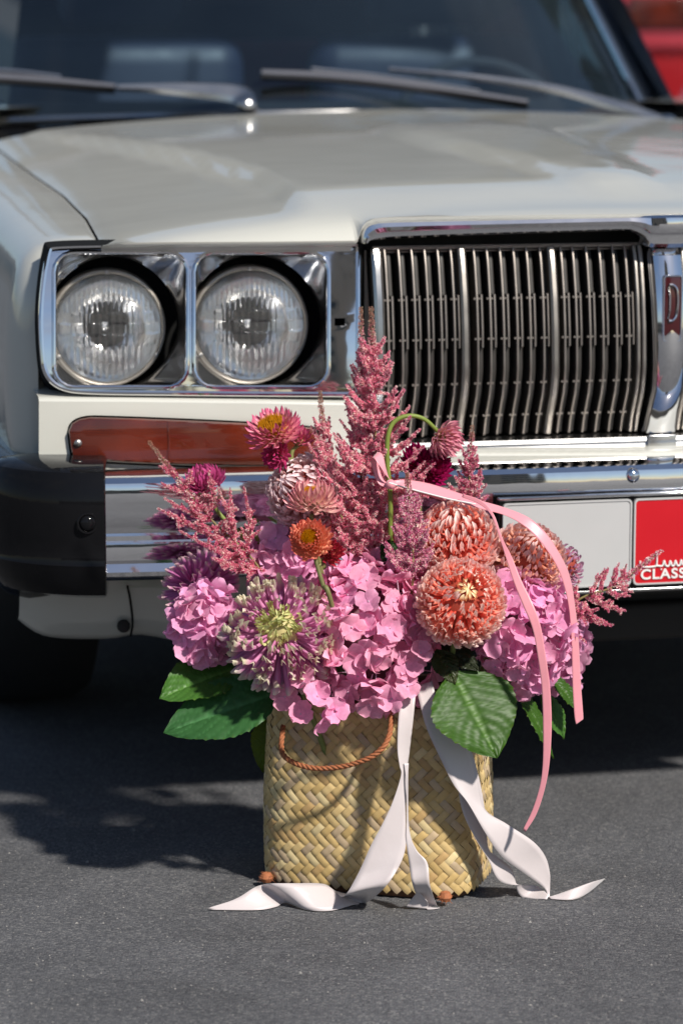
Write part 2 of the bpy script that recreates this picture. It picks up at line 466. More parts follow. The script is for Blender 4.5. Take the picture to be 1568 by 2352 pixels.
def asphalt():
    m, nt, b, out = newmat('asphalt')
    tc = N_(nt, 'ShaderNodeTexCoord')
    v = N_(nt, 'ShaderNodeTexVoronoi'); v.inputs['Scale'].default_value = 330
    n1 = N_(nt, 'ShaderNodeTexNoise'); n1.inputs['Scale'].default_value = 120; n1.inputs['Detail'].default_value = 8; n1.inputs['Roughness'].default_value = 0.7
    n2 = N_(nt, 'ShaderNodeTexNoise'); n2.inputs['Scale'].default_value = 2.6; n2.inputs['Detail'].default_value = 9; n2.inputs['Roughness'].default_value = 0.68; n2.inputs['Distortion'].default_value = 0.6
    for n in (v, n1, n2): nt.links.new(tc.outputs['Object'], n.inputs['Vector'])
    cr = N_(nt, 'ShaderNodeValToRGB')
    e = cr.color_ramp.elements
    e[0].position = 0.0; e[0].color = (0.060, 0.061, 0.067, 1); e[1].position = 1.0; e[1].color = (0.165, 0.162, 0.162, 1)
    k = cr.color_ramp.elements.new(0.45); k.color = (0.088, 0.089, 0.096, 1)
    k = cr.color_ramp.elements.new(0.8); k.color = (0.112, 0.112, 0.117, 1)
    sep = N_(nt, 'ShaderNodeSeparateColor'); nt.links.new(v.outputs['Color'], sep.inputs[0])
    nt.links.new(sep.outputs[0], cr.inputs[0])
    mr = N_(nt, 'ShaderNodeMapRange'); mr.inputs['From Min'].default_value = 0.3; mr.inputs['From Max'].default_value = 0.7; mr.inputs['To Min'].default_value = 0.72; mr.inputs['To Max'].default_value = 1.28
    nt.links.new(n2.outputs['Fac'], mr.inputs['Value'])
    mx = N_(nt, 'ShaderNodeMix', data_type='RGBA', blend_type='MULTIPLY'); mx.inputs['Factor'].default_value = 1
    nt.links.new(cr.outputs[0], mx.inputs['A']); nt.links.new(mr.outputs[0], mx.inputs['B'])
    nt.links.new(mx.outputs['Result'], b.inputs['Base Color'])
    b.inputs['Roughness'].default_value = 0.8; b.inputs['Specular IOR Level'].default_value = 0.35
    add = N_(nt, 'ShaderNodeMath', operation='MULTIPLY_ADD'); add.inputs[1].default_value = -1.0
    nt.links.new(v.outputs['Distance'], add.inputs[0]); nt.links.new(n1.outputs['Fac'], add.inputs[2])
    bp = N_(nt, 'ShaderNodeBump'); bp.inputs['Strength'].default_value = 0.7; bp.inputs['Distance'].default_value = 0.0018
    nt.links.new(add.outputs[0], bp.inputs['Height']); nt.links.new(bp.outputs[0], b.inputs['Normal'])
    return m
M['asphalt'] = asphalt()
M['wall_far'] = simple('far_render', (0.08, 0.075, 0.075), 0.85, var=0.15, vscale=0.7)
M['wall_beige'] = simple('beige_render', (0.42, 0.34, 0.26), 0.85, var=0.12, vscale=0.5)
M['far_pane'] = simple('far_window_pane', (0.02, 0.03, 0.04), 0.08)

# ------------------------------------------------------------------ ground
def ground():
    n = 24; S = 160.0
    xs = [S * math.copysign(abs(t) ** 3, t) for t in np.linspace(-1, 1, n)]
    V = [(x, y, 0) for y in xs for x in xs]
    Fc = [(j * n + i, j * n + i + 1, (j + 1) * n + i + 1, (j + 1) * n + i) for j in range(n - 1) for i in range(n - 1)]
    tag(mk('road', (V, Fc), M['asphalt']), kind='structure')
ground()

# ------------------------------------------------------------------ the car
car = empty('vintage_car', ORG, YAW, label='cream vintage sedan with four round headlights parked behind the flower basket', cat='car')
def GAP(y): return interp(y, [0.05, 0.36, 0.64, 0.95, 1.6], [-0.748, -0.724, -0.717, -0.724, -0.735])
A_Y, A_U = [0.0, 0.16, 0.30, 0.50, 0.79, 1.15, 1.41, 1.7], [0.50, 0.474, 0.462, 0.464, 0.506, 0.575, 0.65, 0.70]
B_Y, B_U = [0.0, 0.42, 0.75, 1.1, 1.6], [0.012, 0.075, 0.115, 0.115, 0.06]
def TOP(u, y):
    a = abs(u)
    z = 0.820 + 0.045 * y - 0.030 * (a / 0.75) ** 2.2 - 0.045 * max(0, a - interp(y, A_Y, A_U))
    fade = sstep(0.05, 0.25, y) * (1 - 0.7 * sstep(0.9, 1.5, y))
    z += 0.015 * fade * (1 - sstep(-0.014, 0.014, a - interp(y, A_Y, A_U)))
    z += 0.010 * fade * (1 - sstep(-0.015, 0.015, a - interp(y, B_Y, B_U)))
    return z
def car_hood():
    edge = cat([(237, 558), (400, 556), (600, 555), (790, 553), (818, 551), (826, 536), (834, 518), (850, 506), (880, 500), (1000, 497), (1250, 494), (1528, 491)], 6)
    fr = [L(p[0], p[1], 0.012) for p in edge]
    fr[-1].x = 0
    ds = [0, 0.002, 0.006, 0.012, 0.02, 0.03, 0.042, 0.06, 0.085, 0.12] + list(np.linspace(0.16, 1, 30))
    cols = []
    gaps = [TOP(f.x, f.y) - f.z for f in fr]
    gs = []
    for f in fr:
        w_ = [math.exp(-((q.x - f.x) / 0.07) ** 2) for q in fr]; gs.append(sum(a_ * b_ for a_, b_ in zip(w_, gaps)) / sum(w_))
    for f, gsm in zip(fr, gs):
        yr = 1.56 - 0.2 * f.x ** 2
        g0 = GAP(f.y)
        col = [Vector((f.x * 0.995, f.y + 0.05, f.z - 0.006)), Vector((f.x, f.y + 0.006, f.z - 0.007)), Vector((f.x, f.y + 0.001, f.z - 0.003))]
        for d in ds:
            dd = d if d < 0.125 else 0.12 + (yr - f.y - 0.12) * (d - 0.12) / 0.88
            y = f.y + dd
            u = f.x * GAP(y) / g0
            zt = TOP(u, y)
            gap0 = TOP(f.x, f.y) - f.z
            z = zt - gsm * math.exp(-dd / 0.038) - (gap0 - gsm) * math.exp(-dd / 0.014) - 0.006 * math.exp(-(abs(u - GAP(y)) / 0.008))
            col.append(Vector((u, y, z)))
        col.append(col[-1] + Vector((0, 0.004, -0.02)))
        cols.append(col)
    full = cols + [[Vector((-p.x, p.y, p.z)) for p in c] for c in reversed(cols[:-1])]
    mk('hood', loft(full), M['paint'], car, 50)
car_hood()
def car_fender():
    secs = []
    ds = [-0.03, -0.012, 0, 0.002, 0.006, 0.012, 0.02, 0.032, 0.046, 0.065, 0.1, 0.16, 0.24] + list(np.linspace(0.30, 1.70, 30))
    for d in ds:
        y0 = 0.102 + max(d, 0)
        w = math.sqrt(max(0, 1 - (1 - min(max(d, 0), 0.065) / 0.065) ** 2))
        iu, iz = 0.034 * (1 - w), 0.030 * (1 - w)
        ug = GAP(y0) - 0.0055; zt = TOP(ug, y0) - 0.002
        zb = 0.30 - 0.03 * sstep(0.25, 0.0, d)
        dy = y0 - 0.86
        if abs(dy) < 0.37: zb = max(zb, 0.31 + math.sqrt(0.37 ** 2 - dy ** 2))
        pr = [(ug, zt - (0.03 if d > 0.12 else 0.008), 0, 0.45), (ug, zt - 0.006, 0, 0.45), (ug - 0.003, zt - 0.001, 0, 0.5), (ug - 0.012, zt + 0.001, 0, 0.6), (-0.775, zt, 0.15, 0.75), (-0.802, zt - 0.003, 0.4, 0.9), (-0.826, zt - 0.012, 0.8, 0.9),
              (-0.843, zt - 0.028, 1, 0.7), (-0.854, zt - 0.050, 1, 0.45), (-0.861, zt - 0.085, 1, 0.2), (-0.866, zt - 0.13, 1, 0.05)]
        z1 = zt - 0.13
        for s in (0.2, 0.4, 0.6, 0.8, 0.93, 1.0):
            z = z1 + (max(zb, 0.26) - z1) * s
            z = max(z, zb) if zb < z1 else min(z1, zb)
            pr.append((-0.867 + 0.03 * s ** 2.5, z, 1, 0))
        pr.append((pr[-1][0] + 0.02, pr[-1][1] - 0.002, 1, 0))
        sec = []
        for (u, z, wu, wz) in pr:
            uu = u + iu * wu; zz = z - iz * wz
            y = KF * abs(uu) + 0.102 - KF * 0.83 + d
            sec.append(Vector((uu + (0.012 if d < -0.02 else 0) * wu, y if d >= 0 else KF * abs(uu) + 0.102 - KF * 0.83 - d, zz - (0.008 if d < -0.02 else 0) * wz)))
        secs.append(sec)
    both('fender', loft(secs), M['paint'], car, 50)
    ys = np.linspace(0.09, 1.55, 30)
    both('shut_line', loft([[Vector((GAP(y) + dx, y, TOP(GAP(y), y) - 0.012)) for y in ys] for dx in (-0.02, 0.012)]), M['black'], car)
car_fender()
def chaikin(p, n):
    for _ in range(n):
        q = []
        for i in range(len(p)):
            a, b = p[i], p[(i + 1) % len(p)]
            q += [(a[0] * .75 + b[0] * .25, a[1] * .75 + b[1] * .25), (a[0] * .25 + b[0] * .75, a[1] * .25 + b[1] * .75)]
        p = q
    return p
def car_valance():
    outer = [L(x, y, 0.03) for x, y in [(90, 922), (300, 923), (600, 927), (815, 931), (828, 945), (833, 1030), (850, 1043), (1000, 1047), (1250, 1047), (1528, 1046), (1528, 1110), (1000, 1110), (500, 1110), (90, 1110)]]
    hole = [L(x, y, 0.03) for x, y in chaikin([(151, 952), (300, 956), (500, 964), (725, 977), (736, 990), (736, 1025), (726, 1072), (700, 1076), (540, 1078), (300, 1068), (168, 1060), (160, 1045)], 3)]
    outer[9].x = 0; outer[10].x = 0
    vf = orient(poly_holes(outer, [hole]), (0, -1, 0))
    lip = [p for p in outer[:10]]
    topl = loft([[p + Vector((0, 0.085, 0.010)) for p in lip], [p + Vector((0, 0.012, 0.006)) for p in lip], [p + Vector((0, 0.004, 0.0045)) for p in lip], [p + Vector((0, 0.001, 0.0025)) for p in lip], lip])
    inner = loft([hole + [hole[0]], [p + Vector((0, 0.03, 0)) for p in hole + [hole[0]]]])
    both('front_panel', join(vf, topl, inner), M['paint'], car, 30)
    # apron below the bumper
    xs = [-140, -60, 0, 60, 120, 250, 330, 480, 700, 900, 1000]
    ys = [1340, 1350, 1385, 1440, 1468, 1472, 1463, 1488, 1500, 1498, 1496]
    low = [L(x, y, -0.03) for x, y in cat(list(zip(xs, ys)), 4)]
    low = [p for p in low if p.x > -0.868]
    rows = []
    for s, dy in ((0, 0.03), (0.0, 0.0), (0.45, -0.012), (0.8, -0.006), (0.94, 0.002), (1, 0.014), (1.0, 0.05)):
        rows.append([Vector((p.x, p.y + dy, 0.40 + (p.z - 0.40) * s)) for p in low])
    ap = both('apron', loft(rows), M['paint'], car, 40)
    for a, s in zip(ap, (-1, 1)):
        pts = [L(x, y, -0.012) for x, y in ((293, 1345), (300, 1380), (305, 1430), (300, 1462))]
        vf = tube(cat(pts, 4), 0.0016, 6)
        mk('panel_seam', vf if s < 0 else flipx(vf), M['black'], a)
        c = L(285, 1438, -0.016); vf = dome(c, (0, -1, 0.2), 0.009, 0.002)
        mk('apron_hollow', vf if s < 0 else flipx(vf), M['underbody'], a)  # dark cap painting the shade of a small hollow in the apron
car_valance()

def rrect(x0, x1, y0, y1, r, n=8, bow=0):
    pts = []
    for cx, cy, a0 in ((x1 - r, y0 + r, -90), (x1 - r, y1 - r, 0), (x0 + r, y1 - r, 90), (x0 + r, y0 + r, 180)):
        for i in range(n + 1):
            a = R(a0 + 90 * i / n)
            pts.append((cx + r * math.cos(a), cy + r * math.sin(a)))
    return pts
def resample(pts, n):
    p = np.array(list(pts) + [pts[0]], float); d = np.r_[0, np.cumsum(np.linalg.norm(np.diff(p, axis=0), axis=1))]
    t = np.linspace(0, d[-1], n, endpoint=False)
    return [tuple(np.interp(x, d, p[:, k]) for k in range(p.shape[1])) for x in t]
def lens_mesh():
    """ribbed sealed-beam glass, unit radius, facing -Y"""
    n = 84; V, idx, Fc = [], {}, []
    def relief(x, z):
        h = 0.30 * (1 - 0.82 * (x * x + z * z)) ** 0.5
        if abs(z) < 0.30:
            f, a = 15, 0.008
            if abs(x) < 0.45: f = 8
            rib = abs(math.sin(x * f * math.pi)) * a * 3
            blk = 0.03 * (1 if (int((z + 0.3) / 0.2) + int((x + 1) / 0.33)) % 2 else 0)
        else:
            f = 22 if z > 0 else 17
            rib = abs(math.sin(x * f * math.pi / 2)) * 0.034; blk = 0.008 if (z > 0.62 or z < -0.62) else 0
        return h + (rib + blk) * (1 - sstep(0.85, 0.95, math.hypot(x, z)))
    for j in range(n + 1):
        for i in range(n + 1):
            # square to disc
            a, b = 2 * i / n - 1, 2 * j / n - 1
            x, z = a * math.sqrt(1 - b * b / 2), b * math.sqrt(1 - a * a / 2)
            idx[i, j] = len(V); V.append((x, -relief(x, z), z))
    for j in range(n):
        for i in range(n):
            Fc.append((idx[i, j], idx[i + 1, j], idx[i + 1, j + 1], idx[i, j + 1]))
    return mesh('headlamp_lens', V, Fc, M['lens'], 60)
def car_lamps():
    zb0 = L(400, 903, 0).z
    def OB(x, y):
        h = max(0, L(x, y, 0).z - zb0)
        return 0.026 - 0.06 * h - 0.70 * h * h
    offb = 0.010
    outl = chaikin([(120, 566), (300, 563), (560, 562), (812, 561), (822, 561), (822, 571), (822, 700), (822, 895), (822, 906), (810, 906), (600, 905), (400, 903), (200, 901), (140, 893), (104, 862), (97, 800), (94, 720), (101, 640), (113, 575)], 3)
    h1 = rrect(126, 429, 579, 889, 44); h2 = rrect(447, 752, 580, 889, 44)
    def bow(pts, cx, cy):
        return [(x + 4 * math.copysign(1, x - cx) * (1 - ((y - cy) / 155) ** 2) * (abs(x - cx) > 100), y) for x, y in pts]
    h1 = resample(bow(h1, 278, 734), 72); h2 = resample(bow(h2, 600, 734), 72)
    sq = [(768, 731), (792, 731), (792, 748), (768, 748)]
    oL = [L(x, y, OB(x, y)) for x, y in outl]; H1 = [L(x, y, OB(x, y)) for x, y in h1]; H2 = [L(x, y, OB(x, y)) for x, y in h2]; SQ = [L(x, y, OB(x, y)) for x, y in sq]
    plate = orient(poly_holes(oL, [H1, H2, SQ]), (0, -1, 0))
    bm = bmesh.new(); bv = [bm.verts.new(v) for v in plate[0]]
    for f in plate[1]:
        try: bm.faces.new([bv[i] for i in f])
        except ValueError: pass
    bm.edges.index_update()
    bnd = {e for e in bm.edges if e.is_boundary}
    for _ in range(5):
        es = [e for e in bm.edges if e.calc_length() > 0.018 and not e.is_boundary]
        if not es: break
        bmesh.ops.subdivide_edges(bm, edges=es, cuts=1)
        bmesh.ops.triangulate(bm, faces=[f for f in bm.faces if len(f.verts) > 3])
    for v in bm.verts:
        if not v.is_boundary:
            h = max(0, v.co.z - zb0); v.co.y = KF * abs(v.co.x) - (0.026 - 0.06 * h - 0.70 * h * h)
    bm.verts.index_update()
    plate = orient(([v.co.copy() for v in bm.verts], [tuple(q.index for q in f.verts) for f in bm.faces]), (0, -1, 0)); bm.free()
    skirt = loft([oL + [oL[0]], [p + Vector((0, 0.045, 0)) for p in oL + [oL[0]]]])
    sqs = loft([SQ + [SQ[0]], [p + Vector((0, 0.02, 0)) for p in SQ + [SQ[0]]]])
    dark = [L(x, y, -0.05) for x, y in outl]
    for side in (-1, 1):
        fx = (lambda v: v) if side < 0 else flipx
        bz = mk('headlamp_bezel', fx(join(plate, skirt, sqs)), M['chrome'], car, 30)
        mk('bezel_edge', fx(ring_tube([p + Vector((0, 0.0012, 0)) for p in oL], 0.0036)), M['chrome'], bz)
        mk('bezel_backing', fx(orient(poly_holes([L(x, y, -0.09) for x, y in outl]), (0, -1, 0))), M['black'], bz, None)
        g = mk('bezel_gap', fx(loft([[L(x + (x - 458) * 0.008 - 1, y + (y - 734) * 0.012 + 2, 0.0) for x, y in list(outl) + [outl[0]]], [L(x + (x - 458) * 0.04, y + (y - 734) * 0.08, -0.03) for x, y in list(outl) + [outl[0]]]])), M['black'], bz, None)
        for (hp, H, cx, cy, cr, lx, ly, lr) in ((h1, H1, 258, 741, 150, 246, 752, 130), (h2, H2, 584, 738, 150, 572, 746, 131)):
            mk('bowl_edge', fx(ring_tube([p - Vector((0, 0.001, 0)) for p in H], 0.0030)), M['chrome'], bz)
            rows = []
            for s in (0, 0.06, 0.2, 0.4, 0.6, 0.8, 1.0):
                row = []
                for (x, y) in hp:
                    a = math.atan2(y - 734, x - (278 if cx < 400 else 600))
                    tx, ty = cx + cr * math.cos(a), cy + cr * math.sin(a)
                    w = s ** 1.15
                    o0 = OB(x, y) - 0.001; row.append(L(x + (tx - x) * w, y + (ty - y) * w, o0 + (-0.041 - o0) * (s ** 0.8)))
                rows.append(row + [row[0]])
            rows.append([p + Vector((0, 0.004, 0)) for p in rows[-1]])
            mk('lamp_bowl', fx(loft(rows)), M['funnel'], bz, 40)
            lp = empty('headlamp'); lp.parent = car
            c = L(lx, ly, -0.052); c.x *= 1
            r = (L(lx + lr, ly, -0.052) - c).length
            lp.location = (c.x if side < 0 else -c.x, c.y, c.z)
            lp.rotation_euler = (0, 0, side * 0.05)
            rf = mk('reflector', lathe([(1e-4 * r, -0.62 * r), (0.25 * r, -0.58 * r), (0.5 * r, -0.46 * r), (0.75 * r, -0.26 * r), (0.93 * r, -0.04 * r), (0.97 * r, 0.02 * r)], 40, '-Y'), M['reflector'], lp)
            mk('bulb_shield', xf(lathe([(1e-4, -0.5 * r), (0.07 * r, -0.5 * r), (0.09 * r, -0.3 * r), (0.06 * r, -0.24 * r), (1e-4, -0.22 * r)], 16, '-Y'), Matrix.Identity(4)), M['bulb'], lp)
            ln = link('lens', LENS, lp); ln.scale = (0.955 * r,) * 3
            mk('retaining_ring', lathe([(0.945 * r, 0.0), (0.955 * r, 0.055 * r), (0.985 * r, 0.085 * r), (1.02 * r, 0.07 * r), (1.045 * r, 0.02 * r), (1.05 * r, -0.2 * r)], 56, '-Y'), M['rim'], lp)
            for k in range(3):
                a = R(90 + 120 * k)
                mk('ring_screw', dome((0.985 * r * math.cos(a), -0.085 * r, 0.985 * r * math.sin(a)), (0, -1, 0), 0.0035, 0.002, 10, 3), M['screw'], lp)
LENS = lens_mesh()
car_lamps()

def refine(vf, maxlen, fn):
    bm = bmesh.new(); bv = [bm.verts.new(v) for v in vf[0]]
    for f in vf[1]:
        try: bm.faces.new([bv[i] for i in f])
        except ValueError: pass
    for _ in range(6):
        es = [e for e in bm.edges if e.calc_length() > maxlen and not e.is_boundary]
        if not es: break
        bmesh.ops.subdivide_edges(bm, edges=es, cuts=1)
        bmesh.ops.triangulate(bm, faces=[f for f in bm.faces if len(f.verts) > 3])
    for v in bm.verts:
        if not v.is_boundary: v.co = fn(v.co)
    bm.verts.index_update()
    r = orient(([v.co.copy() for v in bm.verts], [tuple(q.index for q in f.verts) for f in bm.faces]), (0, -1, 0)); bm.free()
    return r
def car_signal():
    out = chaikin([(154, 956), (300, 960), (500, 968), (720, 980), (730, 992), (730, 1025), (720, 1066), (700, 1071), (540, 1074), (300, 1065), (172, 1056), (164, 1043)], 2)
    cx, cy = 440, 1015
    rows = []
    for sc, off in ((1.0, 0.018), (1.0, 0.034), (0.992, 0.0375), (0.978, 0.0395)):
        row = []
        for x, y in out:
            row.append(L(cx + (x - cx) * sc if sc == 1 else x + (cx - x) * (1 - sc) * 0.35, y + (cy - y) * (1 - sc) * 4, off))
        rows.append(row)
    cap = orient(poly_holes(rows[-1]), (0, -1, 0))
    zl, zh = min(p.z for p in rows[-1]), max(p.z for p in rows[-1])
    def bulge(c):
        t = max(-1, min(1, (c.z - (zl + zh) / 2) / ((zh - zl) / 2)))
        return Vector((c.x, c.y - 0.003 * (1 - t * t), c.z))
    cap = refine(cap, 0.012, bulge)
    body = join(loft([r + [r[0]] for r in rows]), cap)
    bez = loft([[L(x + (x - cx) * 0.004, y + (y - cy) * 0.05, o) for x, y in out + [out[0]]] for o in (0.010, 0.032)])
    for side in (-1, 1):
        fx = (lambda v: v) if side < 0 else flipx
        s = mk('turn_signal', fx(body), M['amber'], car, 30)
        bar = [L(x, y, o) for x, y, o in ((386, 968, 0.0398), (387, 990, 0.0420), (388, 1012, 0.0428), (387, 1040, 0.0420), (386, 1062, 0.0398))]
        mk('lens_divider', fx(tube(bar, 0.0014, 6)), M['amber'], s)
        mk('screw', fx(dome(L(180, 1018, 0.0425), (0, -1, 0), 0.0052, 0.003)), M['screw'], s)
        mk('signal_gasket', fx(bez), M['black'], s)
car_signal()

# ---- grille
GY = [556, 570, 600, 680, 760, 850, 900, 935, 970, 1002]
GO = [-0.042, -0.030, -0.022, -0.010, -0.003, 0.0, -0.006, -0.017, -0.028, -0.034]
GZ = [L(1200, y, 0).z for y in GY]
def goff(z):
    return interp(z, GZ[::-1], GO[::-1])
ZT, ZB = GZ[1], GZ[-1]
def gpt(u, z, fwd=0.0):
    return Vector((u, KF * 0.35 * abs(u) - goff(z) - fwd, z))
def gu(px):
    z = L(1200, 760, 0).z
    d = cray(px, 760); t = (0.35 * KF * 0 + 0.0 - _o.y) / d.y
    p = _o + d * t
    t = (KF * 0.35 * abs(p.x) - _o.y) / d.y
    return (_o + d * t).x
def vbar(u, w, dep, fwd=0.0, z0=None, z1=None, rnd=0.35, n=22):
    z0 = ZB if z0 is None else z0; z1 = ZT if z1 is None else z1
    secs = []
    for i in range(n + 1):
        z = z0 + (z1 - z0) * i / n
        f = gpt(u, z, fwd)
        sec = [f + Vector((-w / 2, dep, 0)), f + Vector((-w / 2, dep * 0.3, 0)), f + Vector((-w * 0.42, w * rnd * 0.35, 0)), f + Vector((-w * 0.2, 0, 0)), f + Vector((w * 0.2, 0, 0)), f + Vector((w * 0.42, w * rnd * 0.35, 0)), f + Vector((w / 2, dep * 0.3, 0)), f + Vector((w / 2, dep, 0))]
        secs.append(sec)
    return loft(secs, closed=True, caps=True)
def car_grille():
    g = empty('grille'); g.parent = car
    zs = [L(1200, y, 0).z for y in (675, 795)]
    pegz = [L(1200, y, 0).z for y in (684, 775, 877, 955)]
    bays = [[894, 926, 956, 986, 1016, 1046], [1099, 1129, 1159, 1190, 1220, 1251], [1299, 1326, 1357, 1387, 1418, 1446]]
    for side in (1, -1):
        for bay in bays:
            for px in bay:
                u = gu(px) * side
                s = mk('slat', join(vbar(u, 0.0024, 0.03, -0.002), vbar(u + 0.0066, 0.0075, 0.03, -0.012), vbar(u + 0.0066, 0.0058, 0.02, -0.0035, zs[1], zs[0], n=8)), M['dark_plastic'], g, 30)
                pegs = [box(u - 0.0045, u + 0.0045, gpt(u, z).y + 0.001, gpt(u, z).y + 0.004, z - 0.0013, z + 0.0013) for z in pegz]
                mk('slat_trim', join(vbar(u, 0.0032, 0.003, 0.0), vbar(u + 0.0062, 0.0022, 0.003, -0.0005, zs[1], zs[0], n=8), *pegs), M['alu_thin'], s, 30)
        for px, w, m in ((874, 0.016, 'chrome_dull'), (1070, 0.0125, 'alu'), (1276, 0.0125, 'alu'), (1466, 0.006, 'alu'), (1479, 0.007, 'alu')):
            mk('grille_bar', vbar(gu(px) * side, w, 0.03, 0.004, rnd=0.6), M[m], g, 30)
        # top and bottom rails, left end post
        for z, w, fwd, m, nm in ((ZT + 0.001, 0.006, -0.002, 'alu', 'top_rail'), (ZT - 0.004, 0.003, -0.008, 'alu', 'top_rail')):
            us = np.linspace(gu(868), -0.028, 20)
            mk(nm, tube([gpt(u * side, z, fwd) for u in us], w / 2, 6), M[m], g)
    hw = -gu(866)
    mk('grille_back', box(-hw, hw, 0.10, 0.105, ZB - 0.03, ZT + 0.035), M['underbody'], g, None)
    mk('grille_shroud', join(box(-hw, hw, 0.03, 0.105, ZB - 0.018, ZB - 0.012), box(-hw, hw, 0.075, 0.105, ZT + 0.02, ZT + 0.03)), M['black'], g, None)
    # bottom moulding
    zb0, zb1 = L(1300, 1033, 0).z, L(1300, 1006, 0).z
    secs = []
    ub = [-hw - 0.004 + 0.004] + list(np.linspace(-hw + 0.01, hw - 0.01, 30)) + [hw]
    for i, u in enumerate(ub):
        k = 0.55 if i in (0, len(ub) - 1) else 1.0
        y = KF * 0.35 * abs(u) + 0.012
        zm = (zb0 + zb1) / 2; h = (zb1 - zb0) / 2 * k
        secs.append([(u, y + 0.05, zm + h), (u, y + 0.006, zm + h), (u, y, zm + h * 0.75), (u, y - 0.002, zm + 0.1 * h), (u, y + 0.002, zm), (u, y, zm - 0.7 * h), (u, y + 0.006, zm - h), (u, y + 0.05, zm - h)])
    mk('bottom_moulding', loft(secs), M['chrome_dull'], g, 30)
    mk('moulding_joint', box(-0.020, 0.020, 0.007, 0.03, zb0 - 0.001, zb1 + 0.001, 0.002), M['chrome_dull'], g, 30)
    # hood-front chrome moulding
    prs = [((829, 558), (843, 558)), ((830, 538), (850, 553)), ((838, 521), (868, 551)), ((856, 511), (890, 549)), ((900, 507), (930, 547)), ((1100, 503), (1100, 540)), ((1300, 499), (1300, 534)), ((1420, 497), (1428, 530)), ((1447, 496), (1452, 534)), ((1468, 495), (1474, 546)), ((1482, 494), (1484, 562)), ((1497, 494), (1494, 570)), ((1528, 493), (1528, 571))]
    pr = cat([(*a, *b) for a, b in prs], 5)
    secs = []
    for q in pr:
        a = L(q[0], q[1], 0.008); b = L(q[2], q[3], 0.0)
        sec = []
        for s, f in ((0, -0.03), (0.0, 0.004), (0.08, 0.009), (0.3, 0.013), (0.52, 0.012), (0.58, 0.006), (0.64, 0.006), (0.85, 0.007), (0.97, 0.004), (1.0, -0.002), (1.0, -0.03)):
            p = a.lerp(b, s); sec.append(Vector((p.x, p.y - f, p.z)))
        secs.append(sec)
    for p in secs[-1]: p.x = 0
    full = secs + [[Vector((-p.x, p.y, p.z)) for p in s] for s in reversed(secs[:-1])]
    mk('hood_moulding', loft(full), M['chrome'], car, 28)
    # centre post
    secs = []
    for y, hwp, f in ((572, 0.016, 0.012), (576, 0.021, 0.020), (590, 0.0225, 0.026), (640, 0.0225, 0.028), (700, 0.022, 0.028), (800, 0.021, 0.028), (900, 0.020, 0.026), (950, 0.0205, 0.024), (985, 0.0215, 0.024), (1003, 0.0235, 0.023)):
        z = L(1200, y, 0).z; yy = -goff(z) - f
        secs.append([(-hwp, yy + 0.05, z), (-hwp, yy + 0.012, z), (-hwp * 0.86, yy + 0.004, z), (-hwp * 0.5, yy, z), (0, yy - 0.001, z), (hwp * 0.5, yy, z), (hwp * 0.86, yy + 0.004, z), (hwp, yy + 0.012, z), (hwp, yy + 0.05, z)])
    post = mk('centre_post', loft(secs), M['chrome'], car, 30)
    z0, z1 = L(1500, 787, 0.03).z, L(1500, 634, 0.03).z
    yy = -goff((z0 + z1) / 2) - 0.028
    em = mk('emblem', box(-0.0125, 0.0125, yy - 0.004, yy + 0.006, z0, z1, 0.003), M['emblem_red'], post, 30)
    path = [Vector((x, yy - 0.004, z)) for x, z in resample(rrect(-0.0122, 0.0122, z0 + 0.001, z1 - 0.001, 0.003, 4), 90)]
    mk('emblem_border', join(*[dome(p, (0, -1, 0), 0.0013, 0.0012, 6, 2) for p in path], ring_tube(path, 0.0008, 5)), M['chrome'], em)
    zc = z1 - 0.036; hh = 0.024
    d = [(-0.0065, -hh), (-0.0065, hh)]
    c = [(-0.0055, hh), (0.0, hh * 0.97), (0.005, hh * 0.7), (0.0068, 0), (0.005, -hh * 0.7), (0.0, -hh * 0.97), (-0.0055, -hh)]
    mk('emblem_letter', join(tube([(x, yy - 0.006, zc + z) for x, z in cat(c, 5)], 0.0017, 8), tube([(x, yy - 0.006, zc + z * 0.9) for x, z in cat([(-0.0065, -hh), (-0.0045, -hh * 0.5), (-0.0042, 0), (-0.0045, hh * 0.5), (-0.0065, hh)], 4)], 0.0012, 8)), M['chrome'], em)
    # cream upright between bezel and grille
    c0 = L(838, 600, -0.03)
    both('side_filler', orient(poly_holes([L(x, y, -0.03) for x, y in ((826, 575), (846, 575), (858, 760), (862, 930), (826, 930))]), (0, -1, 0)), M['cream_trim'], car)
car_grille()

